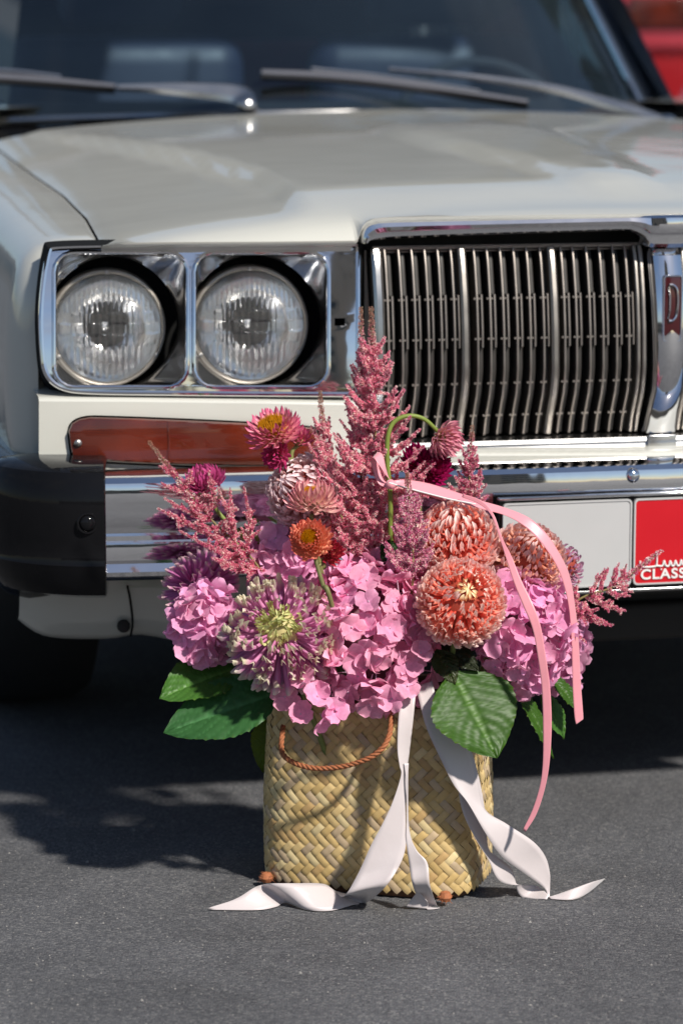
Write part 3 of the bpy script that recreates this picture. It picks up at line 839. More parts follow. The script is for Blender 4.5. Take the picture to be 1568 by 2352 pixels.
# ---- bumper and plates
BK = 0.055
def car_bumper():
    prof = [(0.030, 0.470), (0.034, 0.496), (0.078, 0.499), (0.098, 0.498), (0.107, 0.495), (0.1125, 0.489), (0.1145, 0.480), (0.1145, 0.466), (0.1135, 0.450), (0.1115, 0.434), (0.108, 0.424), (0.100, 0.419), (0.100, 0.413), (0.110, 0.410), (0.111, 0.402), (0.110, 0.389), (0.106, 0.384), (0.109, 0.379), (0.112, 0.374), (0.109, 0.368), (0.098, 0.361), (0.06, 0.354), (0.0, 0.351)]
    us = list(np.linspace(-0.79, 0.79, 60))
    secs = [[(u, BK * abs(u) * (abs(u) / 0.8) - o, z - 0.004) for o, z in prof] for u in us]
    b = mk('bumper', loft(secs), M['chrome'], car, 24)
    fl = [[(u, BK * abs(u) * (abs(u) / 0.8) - 0.040, 0.468) for u in us], [(u, KF * abs(u) + 0.03, 0.468) for u in us], [(u, KF * abs(u) + 0.03, 0.36) for u in us]]
    mk('bumper_filler', loft(fl), M['underbody'], car, None)
    for s in (-1, 1):
        u = gu(1393) * 0.99 * s
        mk('bumper_bolt', dome((u, -0.1095, 0.478), (0, -1, 0.25), 0.0105, 0.009, 24, 8), M['chrome'], b)
    rp = [(-0.03, 0.507), (0.06, 0.509), (0.10, 0.507), (0.116, 0.500), (0.1245, 0.486), (0.128, 0.46), (0.128, 0.43), (0.125, 0.412), (0.124, 0.40), (0.124, 0.385), (0.1255, 0.381), (0.124, 0.377), (0.120, 0.358), (0.108, 0.340), (0.07, 0.330), (-0.02, 0.328)]
    base = cat([(-0.752, 0.038), (-0.768, 0.041), (-0.782, 0.050), (-0.792, 0.068), (-0.797, 0.10), (-0.808, 0.2), (-0.812, 0.42)], 5)
    secs = []
    n = len(base)
    for i in range(n):
        shr = (0.90, 0.97, 1.0)[i] if i < 3 else 1.0
        a, c = base[max(i - 1, 0)], base[min(i + 1, n - 1)]
        t = (c - a); t /= np.linalg.norm(t)
        nx, ny = t[1], -t[0]
        if nx > 0 and ny > 0: nx, ny = -nx, -ny
        nx, ny = (-abs(nx), -abs(ny))
        k = sstep(0.06, 0.12, base[i][1])
        secs.append([(base[i][0] + nx * o * (1 - 0.30 * k), base[i][1] + ny * o * shr, 0.42 + (z - 0.42) * (0.4 + 0.6 * shr) - (0.026 * k if z < 0.37 else 0) - 0.008 * k * (z > 0.49)) for o, z in rp])
    ends = both('bumper_end', join(loft(secs), (secs[0], [tuple(range(len(rp)))])), M['rubber'], car, 35)
    for e, s in zip(ends, (-1, 1)):
        c = L(207, 1208, 0.128, 0.03)
        vf = dome((c.x, -0.084, c.z), (-0.1, -1, 0), 0.0105, 0.006, 20, 6)
        mk('end_bolt', vf if s < 0 else flipx(vf), M['rubber'], e)
        rim = [(c.x + 0.0125 * math.cos(a), -0.085, c.z + 0.0125 * math.sin(a)) for a in np.linspace(0, 2 * math.pi, 24, endpoint=False)]
        vf = ring_tube(rim, 0.0016, 6)
        mk('end_bolt_rim', vf if s < 0 else flipx(vf), M['rubber'], e)
    # number plates
    yp = -0.128
    def pz(y): 
        d = cray(1452, y); return (_o + d * ((yp - _o.y) / d.y)).z
    def pu(x):
        d = cray(x, 1245); return (_o + d * ((yp - _o.y) / d.y)).x
    z0, z1 = pz(1344), pz(1146)
    holder = mk('plate_holder', box(-0.268, 0.268, yp + 0.004, yp + 0.012, z0 - 0.008, z1 + 0.006, 0.002), M['rubber'], car, 30)
    mk('holder_trim', box(-0.268, 0.268, yp - 0.001, yp + 0.006, z1 + 0.0035, z1 + 0.008, 0.0015), M['chrome'], holder, 30)
    mk('holder_trim', box(-0.268, 0.268, yp - 0.001, yp + 0.006, z0 - 0.009, z0 - 0.0045, 0.0015), M['chrome_dull'], holder, 30)
    def plate(x0, x1, m, nm):
        out = [(x, z) for x, z in rrect(x0, x1, z0, z1, 0.006, 6)]
        inn = [(x, z) for x, z in rrect(x0 + 0.0022, x1 - 0.0022, z0 + 0.0022, z1 - 0.0022, 0.005, 6)]
        a = [Vector((x, yp + 0.004, z)) for x, z in out]; b_ = [Vector((x, yp - 0.0012, z)) for x, z in out]; c = [Vector((x, yp - 0.0012, z)) for x, z in inn]; d = [Vector((x, yp, z)) for x, z in inn]
        pl = mk(nm, join(orient(poly_holes(d), (0, -1, 0))), m, car, 30)
        mk('plate_rim', loft([r + [r[0]] for r in (a, b_, c, d)]), M['plate_white'], pl, 20)
        return pl
    plate(-0.262, pu(1449), M['plate_white'], 'number_plate')
    u0, u1 = pu(1454), pu(1454) + 0.118
    red = plate(u0, u1, M['plate_red'], 'number_plate')
    red['label'] = 'red plate section with white writing'
    plate(u1 + 0.002, 0.262, M['plate_white'], 'number_plate')
    # lettering
    tc = bpy.data.curves.new('plate_letters', 'FONT'); tc.body = 'CLASSIC'; tc.size = 0.0185; tc.offset = 0.0004; tc.extrude = 0.0006; tc.space_character = 1.12
    t = bpy.data.objects.new('plate_letters', tc); COL.objects.link(t)
    bpy.context.view_layer.update()
    me = bpy.data.meshes.new_from_object(t.evaluated_get(bpy.context.evaluated_depsgraph_get()))
    bpy.data.objects.remove(t); me.materials.clear(); me.materials.append(M['plate_letter'])
    o = link('plate_letters', me, red)
    o.location = (pu(1470), yp - 0.001, pz(1331)); o.rotation_euler = (R(90), 0, 0); o.scale = (1.12, 1, 1)
    zb = pz(1302); s = 1 / 1790
    def st(pts, r=0.0013):
        return tube(cat([(pu(x), yp - 0.0012, zb - (y - 1302) * s) for x, y in pts], 5), r, 6)
    ar = [st([(1469, 1288), (1470, 1299), (1480, 1303), (1500, 1303), (1507, 1298), (1507, 1266)]), st([(1482, 1283), (1489, 1281), (1485, 1287), (1492, 1286)], 0.0009),
          st([(1507, 1301), (1520, 1302), (1524, 1290), (1528, 1302), (1535, 1302), (1538, 1291), (1542, 1302), (1547, 1302), (1550, 1291), (1554, 1302), (1560, 1302), (1563, 1290), (1566, 1302)]),
          st([(1572, 1266), (1573, 1301)]), st([(1583, 1301), (1590, 1290), (1600, 1266)]), st([(1585, 1302), (1600, 1303), (1618, 1302), (1612, 1288), (1604, 1280), (1622, 1266)])]
    ar += [dome((pu(x), yp - 0.0008, zb - (1311 - 1302) * s), (0, -1, 0), 0.0012, 0.001, 8, 3) for x in (1518, 1527)]
    mk('plate_script', join(*ar), M['plate_letter'], red)
car_bumper()

# ---- windscreen, wipers, cabin and the rest of the body
def car_cabin():
    UO = -0.085
    WB = lambda u: 1.60 + 0.26 * (u / 0.62) ** 2
    def wsp(u, s):   # s = 0 at the base, 1 at the header
        return Vector((UO + u * (1 - 0.14 * s), WB(u) + 0.60 * s - 0.05 * s * (u / 0.62) ** 2, 0.895 - 0.02 * (u / 0.62) ** 2 + 0.49 * s))
    us = np.linspace(-0.695, 0.695, 22)
    mk('windscreen', loft([[wsp(u, s) for u in us] for s in (0, 0.25, 0.5, 0.75, 1)]), M['glass'], car)
    # cowl
    rows = []
    for dy, dz in ((-0.045, -0.05), (-0.04, -0.022), (0.0, -0.012), (0.03, -0.02)):
        rows.append([Vector((u + UO, WB(u) + dy, 0.895 - 0.02 * (u / 0.62) ** 2 + dz)) for u in us])
    mk('cowl', loft(rows), M['rubber'], car)
    mk('windscreen_trim', join(tube([wsp(u, -0.012) + Vector((0, -0.008, 0)) for u in us], 0.009, 8)), M['chrome_dull'], car)
    for s in (-1, 1):
        pa = [wsp(0.695 * s, t) + Vector((0.018 * s, 0.012, 0)) for t in np.linspace(-0.06, 1.03, 8)]
        secs = [[p + Vector(q) for q in ((-0.02 * s, -0.012, 0), (0.0, -0.024, 0), (0.022 * s, -0.005, 0), (0.024 * s, 0.05, 0), (-0.012 * s, 0.045, 0))] for p in pa]
        ap = mk('windscreen_pillar', loft(secs, closed=True, caps=True), M['paint_dark'], car, 30)
        mk('pillar_trim', tube([p + Vector((-0.012 * s, -0.028, 0.0)) for p in pa], 0.010, 8), M['chrome'], ap)
        # centre and rear pillars, door sill line, side glass
        for y0, y1, w, nm in ((2.62, 2.66, 0.05, 'centre_pillar'), (3.55, 3.25, 0.10, 'rear_pillar')):
            a, b = Vector((0.66 * s, y0, 0.88)), Vector((0.53 * s, y1, 1.385))
            mk(nm, loft([[p + Vector((dx * s, dy, 0)) for dx, dy in ((-0.03, -w), (0.012, -w), (0.012, w), (-0.03, w))] for p in (a, b)], closed=True, caps=True), M['paint'], car, 30)
        mk('side_glass', loft([[Vector((0.66 * s, 1.85, 0.88)), Vector((0.66 * s, 3.5, 0.88))], [Vector((0.535 * s, 2.3, 1.37)), Vector((0.535 * s, 3.25, 1.37))]]), M['glass'], car)
        # flank: doors and quarter panel
        secs = []
        for y in np.linspace(1.80, 4.62, 40):
            zb = 0.27
            if abs(y - 3.55) < 0.36: zb = max(zb, 0.30 + math.sqrt(0.36 ** 2 - (y - 3.55) ** 2))
            zt = interp(y, [1.6, 3.4, 4.4, 4.62], [0.895, 0.895, 0.87, 0.80]); w = interp(y, [1.6, 4.2, 4.62], [0, 0, 0.05])
            secs.append([(s * (0.60 - w), y, zt + 0.004), (s * (0.76 - w), y, zt), (s * (0.82 - w), y, zt - 0.02), (s * (0.855 - w), y, zt - 0.08), (s * (0.868 - w), y, zt - 0.2), (s * (0.862 - w), y, max(0.45, zb)), (s * (0.835 - w), y, zb)])
        mk('body_side', loft(secs), M['paint'], car, 40)
        for yw in (0.86, 3.55):
            w = empty('wheel'); w.parent = car; w.location = (0.765 * s, yw, 0.31)
            mk('tyre', lathe([(0.19, -0.075), (0.205, -0.085), (0.255, -0.095), (0.295, -0.085), (0.308, -0.06), (0.31, 0), (0.308, 0.06), (0.295, 0.085), (0.255, 0.095), (0.205, 0.085), (0.19, 0.075)], 48, 'X'), M['tyre'], w)
            mk('rim', lathe([(0.02, 0.05 * s), (0.08, 0.055 * s), (0.12, 0.03 * s), (0.17, 0.04 * s), (0.195, 0.075 * s), (0.2, 0.06 * s), (0.2, -0.06 * s)], 32, 'X'), M['chrome_dull'], w)
            mk('hub_cap', lathe([(0.001, 0.085 * s), (0.04, 0.082 * s), (0.07, 0.065 * s), (0.085, 0.05 * s)], 24, 'X'), M['chrome'], w)
    us2 = np.linspace(-0.55, 0.55, 15)
    mk('roof', loft([[Vector((u * k, y, z - 0.06 * abs(u / 0.55) ** 3)) for u in us2] for y, z, k in ((2.17, 1.385, 0.985), (2.25, 1.41, 1), (2.6, 1.435, 1), (3.0, 1.43, 1), (3.25, 1.40, 1), (3.33, 1.37, 0.98))]), M['paint'], car, 50)
    mk('rear_window', loft([[Vector((u, 3.33, 1.365)) for u in np.linspace(-0.58, 0.58, 8)], [Vector((u, 3.72, 0.9)) for u in np.linspace(-0.66, 0.66, 8)]]), M['glass'], car)
    mk('boot_lid', loft([[Vector((u, y, z - 0.02 * (u / 0.62) ** 2)) for u in np.linspace(-0.72, 0.72, 12)] for y, z in ((3.68, 0.905), (4.2, 0.895), (4.5, 0.87), (4.6, 0.82), (4.62, 0.4), (4.6, 0.3))]), M['paint'], car, 40)
    mk('floor_pan', box(-0.66, 0.66, 0.16, 4.5, 0.24, 0.27), M['underbody'], car, None)
    mk('engine_bay', join(box(-0.66, 0.66, 0.20, 1.5, 0.27, 0.74), box(-0.60, 0.60, 0.13, 0.20, 0.27, 0.46)), M['black'], car, None)
    mk('front_crossmember', join(box(-0.60, 0.60, 0.14, 0.22, 0.20, 0.255, 0.01), box(-0.5, 0.5, 0.10, 0.13, 0.275, 0.295, 0.006), box(-0.5, 0.5, 0.10, 0.13, 0.315, 0.33, 0.006)), M['underbody'], car, 30)
    mk('oil_pan', box(-0.18, 0.18, 0.5, 0.95, 0.15, 0.25, 0.03), M['underbody'], car, 30)
    # interior
    mk('dashboard', loft([[Vector((u, y + 0.2 * (u / 0.62) ** 2, z)) for u in np.linspace(-0.68, 0.68, 12)] for y, z in ((1.63, 0.875), (1.8, 0.905), (1.95, 0.90), (2.02, 0.86), (2.02, 0.6))]), M['dash'], car, 40)
    for s in (-1, 1):
        st = mk('front_seat', join(box(0.33 * s - 0.26, 0.33 * s + 0.26, 2.50, 2.62, 0.45, 1.02, 0.06), box(0.33 * s - 0.25, 0.33 * s + 0.25, 2.1, 2.6, 0.3, 0.48, 0.05)), M['seat'], car, 40)
        mk('headrest', box(0.33 * s - 0.13, 0.33 * s + 0.13, 2.53, 2.61, 1.04, 1.22, 0.035), M['seat'], st, 40)
    mk('rear_seat', box(-0.6, 0.6, 3.3, 3.45, 0.4, 1.0, 0.06), M['seat_red'], car, 40)
    c = Vector((0.34, 2.12, 0.80)); rim = [c + Vector((0.19 * math.cos(a), 0.08 * math.sin(a), 0.17 * math.sin(a))) for a in np.linspace(0, 2 * math.pi, 40, endpoint=False)]
    sw = mk('steering_wheel', ring_tube(rim, 0.011), M['dash'], car)
    mk('wheel_spoke', join(tube([rim[0], rim[20]], 0.012, 6), tube([c, c + Vector((0, -0.12, -0.1))], 0.03, 8)), M['dash'], sw)
    mir = mk('rear_view_mirror', box(-0.12, 0.12, 2.08, 2.10, 1.24, 1.30, 0.008), M['dash'], car, 30)
    mk('mirror_stem', tube([(0, 2.09, 1.29), (0, 2.13, 1.385)], 0.008, 6), M['dash'], mir)
    # wipers
    def W(px, py, f=0.03):
        d = cray(px, py)     # plane y = 1.60 + (z-0.895)*1.2245 - f
        t = (1.595 - f - 0.895 * 1.2245 - _o.y + _o.z * 1.2245) / (d.y - d.z * 1.2245)
        return _o + d * t
    def bar(pts, f, ws, th):
        pp = cat([(*W(x, y, f), w) for (x, y), w in zip(pts, ws)], 6)
        secs = []
        for i, q in enumerate(pp):
            p = Vector(q[:3]); a = Vector(pp[max(i - 1, 0)][:3]); b = Vector(pp[min(i + 1, len(pp) - 1)][:3])
            t = (b - a).normalized(); n = Vector((0, -0.77, 0.63)); s = t.cross(n).normalized(); w = q[3]
            secs.append([p + s * w, p + s * w * 0.6 + n * th, p - s * w * 0.6 + n * th, p - s * w, p - n * th * 0.6])
        return loft(secs, closed=True, caps=True)
    for arm, aw, blade, bw, spine in (
        ([(1532, 283), (1420, 245), (1270, 205), (1080, 178), (892, 161)], [0.014, 0.014, 0.010, 0.006, 0.004], [(600, 170), (760, 178), (960, 200), (1210, 238)], [0.007, 0.008, 0.008, 0.006], [(715, 160), (900, 180), (1100, 212)]),
        ([(566, 238), (545, 215), (440, 206), (350, 203), (268, 203)], [0.019, 0.022, 0.017, 0.010, 0.006], [(-180, 172), (-40, 178), (110, 188), (264, 202)], [0.007, 0.008, 0.008, 0.006], [(-60, 160), (40, 166), (140, 178)])):
        wp = mk('wiper_arm', bar(arm, 0.035, aw, 0.006), M['chrome_dull'], car, 30)
        mk('wiper_blade', bar(blade, 0.02, bw, 0.008), M['wiper'], wp, 30)
        mk('wiper_rubber', bar([(x, y + 9) for x, y in blade], 0.008, [0.004] * 4, 0.010), M['black'], wp, 30)
        mk('wiper_spine', bar(spine, 0.03, [0.004] * 3, 0.005), M['chrome_dull'], wp, 30)
        p = W(*arm[0], 0.03)
        mk('wiper_pivot', dome(p, (0, -0.5, 0.85), 0.02, 0.015), M['chrome_dull'], wp)
car_cabin()

# ------------------------------------------------------------------ cars and building beyond
def far_car(label, paintm, loc, rz, hz=1.0):
    e = empty('parked_car', loc, rz, label=label, cat='car', group='cars parked beyond the cream sedan')
    prof = [(-2.15, 0.35, 0.62), (-2.1, 0.28, 0.72), (-1.6, 0.25, 0.80), (-0.8, 0.25, 0.88), (0.6, 0.25, 0.92), (1.6, 0.25, 0.95), (2.05, 0.28, 0.92), (2.15, 0.4, 0.8)]
    secs = [[(-0.80 + (0.12 if i in (0, 7) else 0), y, zb), (-0.87 + (0.12 if i in (0, 7) else 0), y, zb + 0.2), (-0.86 + (0.12 if i in (0, 7) else 0), y, zt - 0.1), (-0.76, y, zt), (0, y, zt + 0.02), (0.76, y, zt), (0.86 - (0.12 if i in (0, 7) else 0), y, zt - 0.1), (0.87 - (0.12 if i in (0, 7) else 0), y, zb + 0.2), (0.80 - (0.12 if i in (0, 7) else 0), y, zb)] for i, (y, zb, zt) in enumerate(prof)]
    mk('body', loft(secs, closed=True, caps=True), paintm, e, 40)
    c = [[(-0.74, y0, 0.92), (-0.58, y1, 1.42), (0.58, y1, 1.42), (0.74, y0, 0.92)] for y0, y1 in ((-0.9, -0.25), (1.75, 1.2))]
    mk('cabin_glass', loft(c, caps=True), M['far_pane'], e, 20)
    e.scale = (1, 1, hz)
    mk('roof', box(-0.6, 0.6, -0.28, 1.25, 1.40, 1.46, 0.025), paintm, e, 40)
    for s in (-1, 1):
        for y in (-1.35, 1.35):
            w = mk('wheel', [(v[0] + 0.77 * s, v[1] + y, v[2] + 0.32) for v in lathe([(0.02, -0.09), (0.28, -0.1), (0.32, -0.06), (0.32, 0.06), (0.28, 0.1), (0.02, 0.09)], 24, 'X')[0]] and ([(v[0] + 0.77 * s, v[1] + y, v[2] + 0.32) for v in lathe([(0.02, -0.09), (0.28, -0.1), (0.32, -0.06), (0.32, 0.06), (0.28, 0.1), (0.02, 0.09)], 24, 'X')[0]], lathe([(0.02, -0.09), (0.28, -0.1), (0.32, -0.06), (0.32, 0.06), (0.28, 0.1), (0.02, 0.09)], 24, 'X')[1]), M['tyre'], e)
        mk('tail_lamp', box(0.5 * s - 0.15, 0.5 * s + 0.15, -2.17, -2.12, 0.6, 0.7, 0.01), M['amber'], e)
far_car('tall red van parked beyond the cream sedan, seen past its windscreen pillar', M['paint_red'], (1.95, 13.0, 0), R(2), 1.6)
far_car('white car parked before the red van beyond the cream sedan', M['paint_white'], (2.05, 6.6, 0), R(-8))
def building(name, label, mat, x0, x1, y0, y1, h, face, nx, nz):
    e = empty(name, ((x0 + x1) / 2, (y0 + y1) / 2, 0), label=label, cat='building')
    hx, hy = (x1 - x0) / 2, (y1 - y0) / 2
    mk('wall', join(box(-hx, hx, -hy, hy, 0, h), box(-hx - 0.2, hx + 0.2, -hy - 0.2, hy + 0.2, h, h + 0.5)), mat, e, None)
    yy = -hy if face < 0 else hy
    for i in range(nx):
        for j in range(nz):
            cx = -hx + (i + 0.5) * 2 * hx / nx; cz = (j + 0.55) * h / nz
            w, t = hx / nx * 0.55, h / nz * 0.28
            f = mk('window', box(cx - w, cx + w, yy - 0.06, yy + 0.06, cz - t, cz + t), mat, e, None)
            mk('pane', box(cx - w * 0.9, cx + w * 0.9, yy - 0.07, yy + 0.07, cz - t * 0.9, cz + t * 0.9), M['far_pane'], f, None)
building('building', 'long grey building standing behind the parked cars', M['wall_far'], -24, 20, 32, 40, 3.2, -1, 12, 1)
building('tower_block', 'tall beige tower block mirrored in the chrome headlamp bezel', M['wall_beige'], 20, 32, -75, -63, 42, 1, 4, 10)
building('building', 'low beige building across the road mirrored in the bumper chrome', M['wall_beige'], -40, 14, -72, -62, 5, 1, 10, 2)

# ------------------------------------------------------------------ basket
BC = Vector((0.0465, -0.285, 0)); BROT = R(-16); BH = 0.245
BA, BB = 0.137, 0.082
def _sec():
    pts = []
    for i in range(720):
        t = 2 * math.pi * i / 720
        c, s = math.cos(t), math.sin(t)
        e = 2 / 4.2
        pts.append((BA * math.copysign(abs(c) ** e, c), BB * math.copysign(abs(s) ** e, s)))
    return pts
_sp = np.array(_sec() + [_sec()[0]]); _sd = np.r_[0, np.cumsum(np.linalg.norm(np.diff(_sp, axis=0), axis=1))]
BP = _sd[-1]
def bscale(h):
    t = h / BH
    f = 1.0 + 0.025 * math.sin(math.pi * min(1, t * 1.1)) - 0.035 * t
    if h < 0.022: f *= 1 - 0.07 * (1 - h / 0.022) ** 2
    return f
def bpos(s, h, out=0.0):
    s = s % BP
    x, y = np.interp(s, _sd, _sp[:, 0]), np.interp(s, _sd, _sp[:, 1])
    e = 0.004
    x2, y2 = np.interp((s + e) % BP, _sd, _sp[:, 0]), np.interp((s + e) % BP, _sd, _sp[:, 1])
    x1, y1 = np.interp((s - e) % BP, _sd, _sp[:, 0]), np.interp((s - e) % BP, _sd, _sp[:, 1])
    t = Vector((x2 - x1, y2 - y1, 0)).normalized()
    n = Vector((t.y, -t.x, 0))
    f = bscale(h)
    p = Vector((x * f, y * f, 0)) + n * out
    q = Matrix.Rotation(BROT, 3, 'Z')
    p = q @ p
    return Vector((p.x, p.y, max(h, 0.0))), q @ t, q @ n
def make_basket():
    e = empty('woven_basket', BC, 0, label='rectangular basket woven from pale straw in a herringbone, standing on the asphalt full of flowers', cat='basket')
    # inner shell, dark brown to paint shade into the weave gaps
    ns = 120
    hs = [0.002, 0.01, 0.022, 0.05, 0.1, 0.15, 0.2, BH]
    rows = [[bpos(BP * i / ns, h, -0.0022)[0] for i in range(ns)] for h in hs]
    inner = [[bpos(BP * i / ns, h, -0.0045)[0] for i in range(ns)] for h in reversed(hs)]
    V, Fc = loft(rows + inner, closed=True)
    n0 = len(V)
    Fc.append(tuple(range(ns)))
    mk('gap_shade_shell', (V, Fc), M['straw_dark'], e, 40)
    # twill strips
    nw = round(BP / (math.sqrt(2) * 0.0092)); w = BP / (math.sqrt(2) * nw)
    vars_ = []
    rnd = random.Random(3)
    for k in range(6):
        V, cl = [], []
        nl = 6
        lw = w * rnd.uniform(0.470, 0.496)
        for i in range(nl + 1):
            t = i / nl * 2 - 1
            for c in (-1, -0.45, 0.45, 1):
                ends = 1 - abs(t) ** 5
                z = 0.0004 + 0.0008 * ends * (1 - 0.3 * abs(c) ** 3) - (0.0005 if abs(c) == 1 else 0) - 0.0009 * (abs(t) > 0.99)
                V.append((t * w * 1.07, c * lw, z + rnd.uniform(-0.00008, 0.00008)))
                g = 1.0 - 0.06 * rnd.random() - (0.05 if abs(c) == 1 else 0)
                cl.append((g, g, g * 0.98))
        Fc = [(i * 4 + j, i * 4 + 4 + j, i * 4 + 5 + j, i * 4 + 1 + j) for i in range(nl) for j in range(3)]
        vars_.append(mesh('strip', V, Fc, M['straw'], 50, cl))
    items = []
    imax = int(2 * BP / w)
    def emit(i, j, warp):
        p, q = i * w, j * w
        s = (p + q) / math.sqrt(2); h = (p - q) / math.sqrt(2)
        if not (0.004 < h < BH - 0.003) or not (0 <= s < BP - 1e-6): return
        pos, t, n = bpos(s, h, 0.0)
        up = Vector((0, 0, 1))
        d = (t + up).normalized() if warp else (t - up).normalized()
        a = rnd.gauss(0, 0.018)
        d = Matrix.Rotation(a, 3, n) @ d
        y = n.cross(d)
        Mx = Matrix((d, y, n)).transposed().to_4x4(); Mx.translation = pos + n * rnd.uniform(-0.0003, 0.0004)
        v = rnd.random()
        base = Vector((0.67, 0.49, 0.235)).lerp(Vector((0.56, 0.385, 0.155)), rnd.random())
        if v < 0.16: base = Vector((0.52, 0.39, 0.25))
        elif v < 0.26: base = Vector((0.52, 0.34, 0.15))
        elif v < 0.40: base = Vector((0.72, 0.57, 0.31))
        base = base * rnd.uniform(0.85, 1.08)
        view = (CAM - (BC + pos)).normalized().dot(n)
        items.append((view - 3 * max(0, h - 0.185), Mx, base, rnd.choice(vars_)))
    for j in range(-imax, imax):
        for i in range(-imax, imax):
            if (i - j) % 4 == 0: emit(i + 1, j + 0.5, True)
            if (i - j) % 4 == 3: emit(i + 0.5, j + 1, False)
    items.sort(key=lambda q: -q[0])
    for v, Mx, c, m in items[:300]:
        link('strip', m, e, Mx, c)
    V, Fc, cl = [], [], []
    for v, Mx, c, m in items[300:]:
        n = len(V)
        at = m.color_attributes['Col'].data
        for vv in m.vertices:
            V.append(Mx @ vv.co); g = at[vv.index].color
            cl.append((c.x * g[0], c.y * g[1], c.z * g[2]))
        Fc += [tuple(i + n for i in f.vertices) for f in m.polygons]
    o = mk('woven_strips', (V, Fc), M['straw'], e, 50, cl); o['kind'] = 'stuff'
    # rim binding
    rim = [bpos(BP * i / 160, BH, 0.0)[0] for i in range(160)]
    mk('rim', ring_tube(rim, 0.004), M['straw_dark'], e)
    # rope handle: three twisted strands
    pts = [(650, 1668), (648, 1690), (646, 1715), (654, 1738), (685, 1756), (730, 1765), (790, 1760), (845, 1742), (878, 1718), (893, 1690), (898, 1660), (899, 1632)]
    Y = [-0.335, -0.352, -0.36, -0.372, -0.385, -0.397, -0.408, -0.417, -0.418, -0.412, -0.402, -0.392]
    path = cat([P(x, y, yy - 0.004) - BC for (x, y), yy in zip(pts, Y)], 14)
    fp, T, Nn = frames(path)
    ln = [0]
    for a, b in zip(fp, fp[1:]): ln.append(ln[-1] + (b - a).length)
    hd = empty('handle'); hd.parent = e
    for k in range(3):
        sp = []
        for i, p in enumerate(fp):
            a = ln[i] / 0.020 * 2 * math.pi + k * 2 * math.pi / 3
            sp.append(p + (Nn[i] * math.cos(a) + T[i].cross(Nn[i]) * math.sin(a)) * 0.0017)
        mk('strand', tube(sp, 0.0019, 7), M['rope'], hd, 60)
    # coir knots at the bottom corners
    rk = random.Random(5)
    for px, py in ((612, 2016), (1022, 2060)):
        c = G(px, py, 0.012); c = c - BC
        k = mk('corner_knot', xf(lathe([(1e-4, -0.007), (0.006, -0.005), (0.0085, 0), (0.006, 0.006), (1e-4, 0.008)], 12), Matrix.Translation(c)), M['rope'], e)
        parts = []
        for i in range(46):
            d = Vector((rk.uniform(-1, 1), rk.uniform(-1.2, 0.4), rk.uniform(-0.6, 0.9))).normalized()
            l = rk.uniform(0.006, 0.012)
            p1 = c + d * l * 0.6; p2 = c + d * l + Vector((rk.uniform(-1, 1), rk.uniform(-1, 1), rk.uniform(-1, 0.3))) * 0.004
            p2.z = max(p2.z, 0.001)
            parts.append(tube([c, p1, p2], lambda t: 0.0007 * (1.1 - t), 3))
        f = mk('knot_fibre', join(*parts), M['rope'], k); f['kind'] = 'stuff'
    return e
make_basket()

# ------------------------------------------------------------------ flower helpers
def thing(name, base, label, cat_, group=None):
    return empty(name, base, 0, label=label, cat=cat_, group=group)
def rel(e, Mx):
    return Matrix.Translation(-Vector(e.location)) @ Mx
def basis(pos, z, x=None):
    z = Vector(z).normalized()
    x = Vector(x) if x is not None else z.orthogonal()
    x = (x - z * x.dot(z)).normalized(); y = z.cross(x)
    m = Matrix((x, y, z)).transposed().to_4x4(); m.translation = pos
    return m
GREEN = (0.16, 0.20, 0.055)
def stem(e, pts, r0, r1=None, col=GREEN, name='stem', parent=None):
    r1 = r1 or r0
    path = [Vector(p) - Vector(e.location) for p in cat(pts, 8)]
    vf = tube(path, lambda t: r0 + (r1 - r0) * t, 8)
    return mk(name, vf, M['stem'], parent or e, 60, [(1, 1, 1)] * len(vf[0]), color=col)
def base_in_basket(k):
    rnd = random.Random(k * 13 + 1)
    q = Matrix.Rotation(BROT, 3, 'Z') @ Vector((rnd.uniform(-0.09, 0.09), rnd.uniform(-0.04, 0.04), 0))
    return BC + q + Vector((0, 0, 0.006))

# hydrangea petal meshes
def hyd_petals(n=14):
    out = []
    rnd = random.Random(11)
    for k in range(n):
        V, cl = [], []
        w1, w2, ph = rnd.uniform(0.05, 0.24), rnd.uniform(-0.2, 0.2), rnd.uniform(0, 6)
        asp = rnd.uniform(0.50, 0.60); cup = rnd.uniform(-0.16, 0.30); bend = rnd.uniform(-0.15, 0.40)
        nt_, nc = 7, 6
        for i in range(nt_ + 1):
            t = i / nt_
            hw = asp * (max(0, 1 - ((t - 0.58) / 0.60) ** 2)) ** 0.62
            if t == 1: hw = asp * 0.20
            hw = max(hw, 0.05)
            for j in range(nc + 1):
                c = j / nc * 2 - 1
                x = 0.03 + t - 0.10 * c * c * t ** 3 - 0.03 * (1 - abs(c)) * (t > 0.95)
                z = cup * (c * c - 0.4) * t + bend * t * t + w1 * math.sin(c * 3 + ph) * t * 0.5 + w2 * c * t
                z += 0.012 * math.cos(c * 9 + ph) * t
                V.append((x, c * hw, z))
                g = 0.80 + 0.20 * t
                e = abs(c) ** 4 * 0.10 + (0.10 if t > 0.9 else 0) + 0.085 * math.cos(c * 15) * t * (0.4 + 0.6 * abs(c)) + (0.22 if t < 0.2 else 0)
                cl.append((min(1.1, g + 0.08 + e), g * (0.86 + 0.14 * t) + e, g + e))
        Fc = [(i * (nc + 1) + j, (i + 1) * (nc + 1) + j, (i + 1) * (nc + 1) + j + 1, i * (nc + 1) + j + 1) for i in range(nt_) for j in range(nc)]
        out.append(mesh('petal', V, Fc, M['petal'], 80, cl))
    return out
HP = hyd_petals()
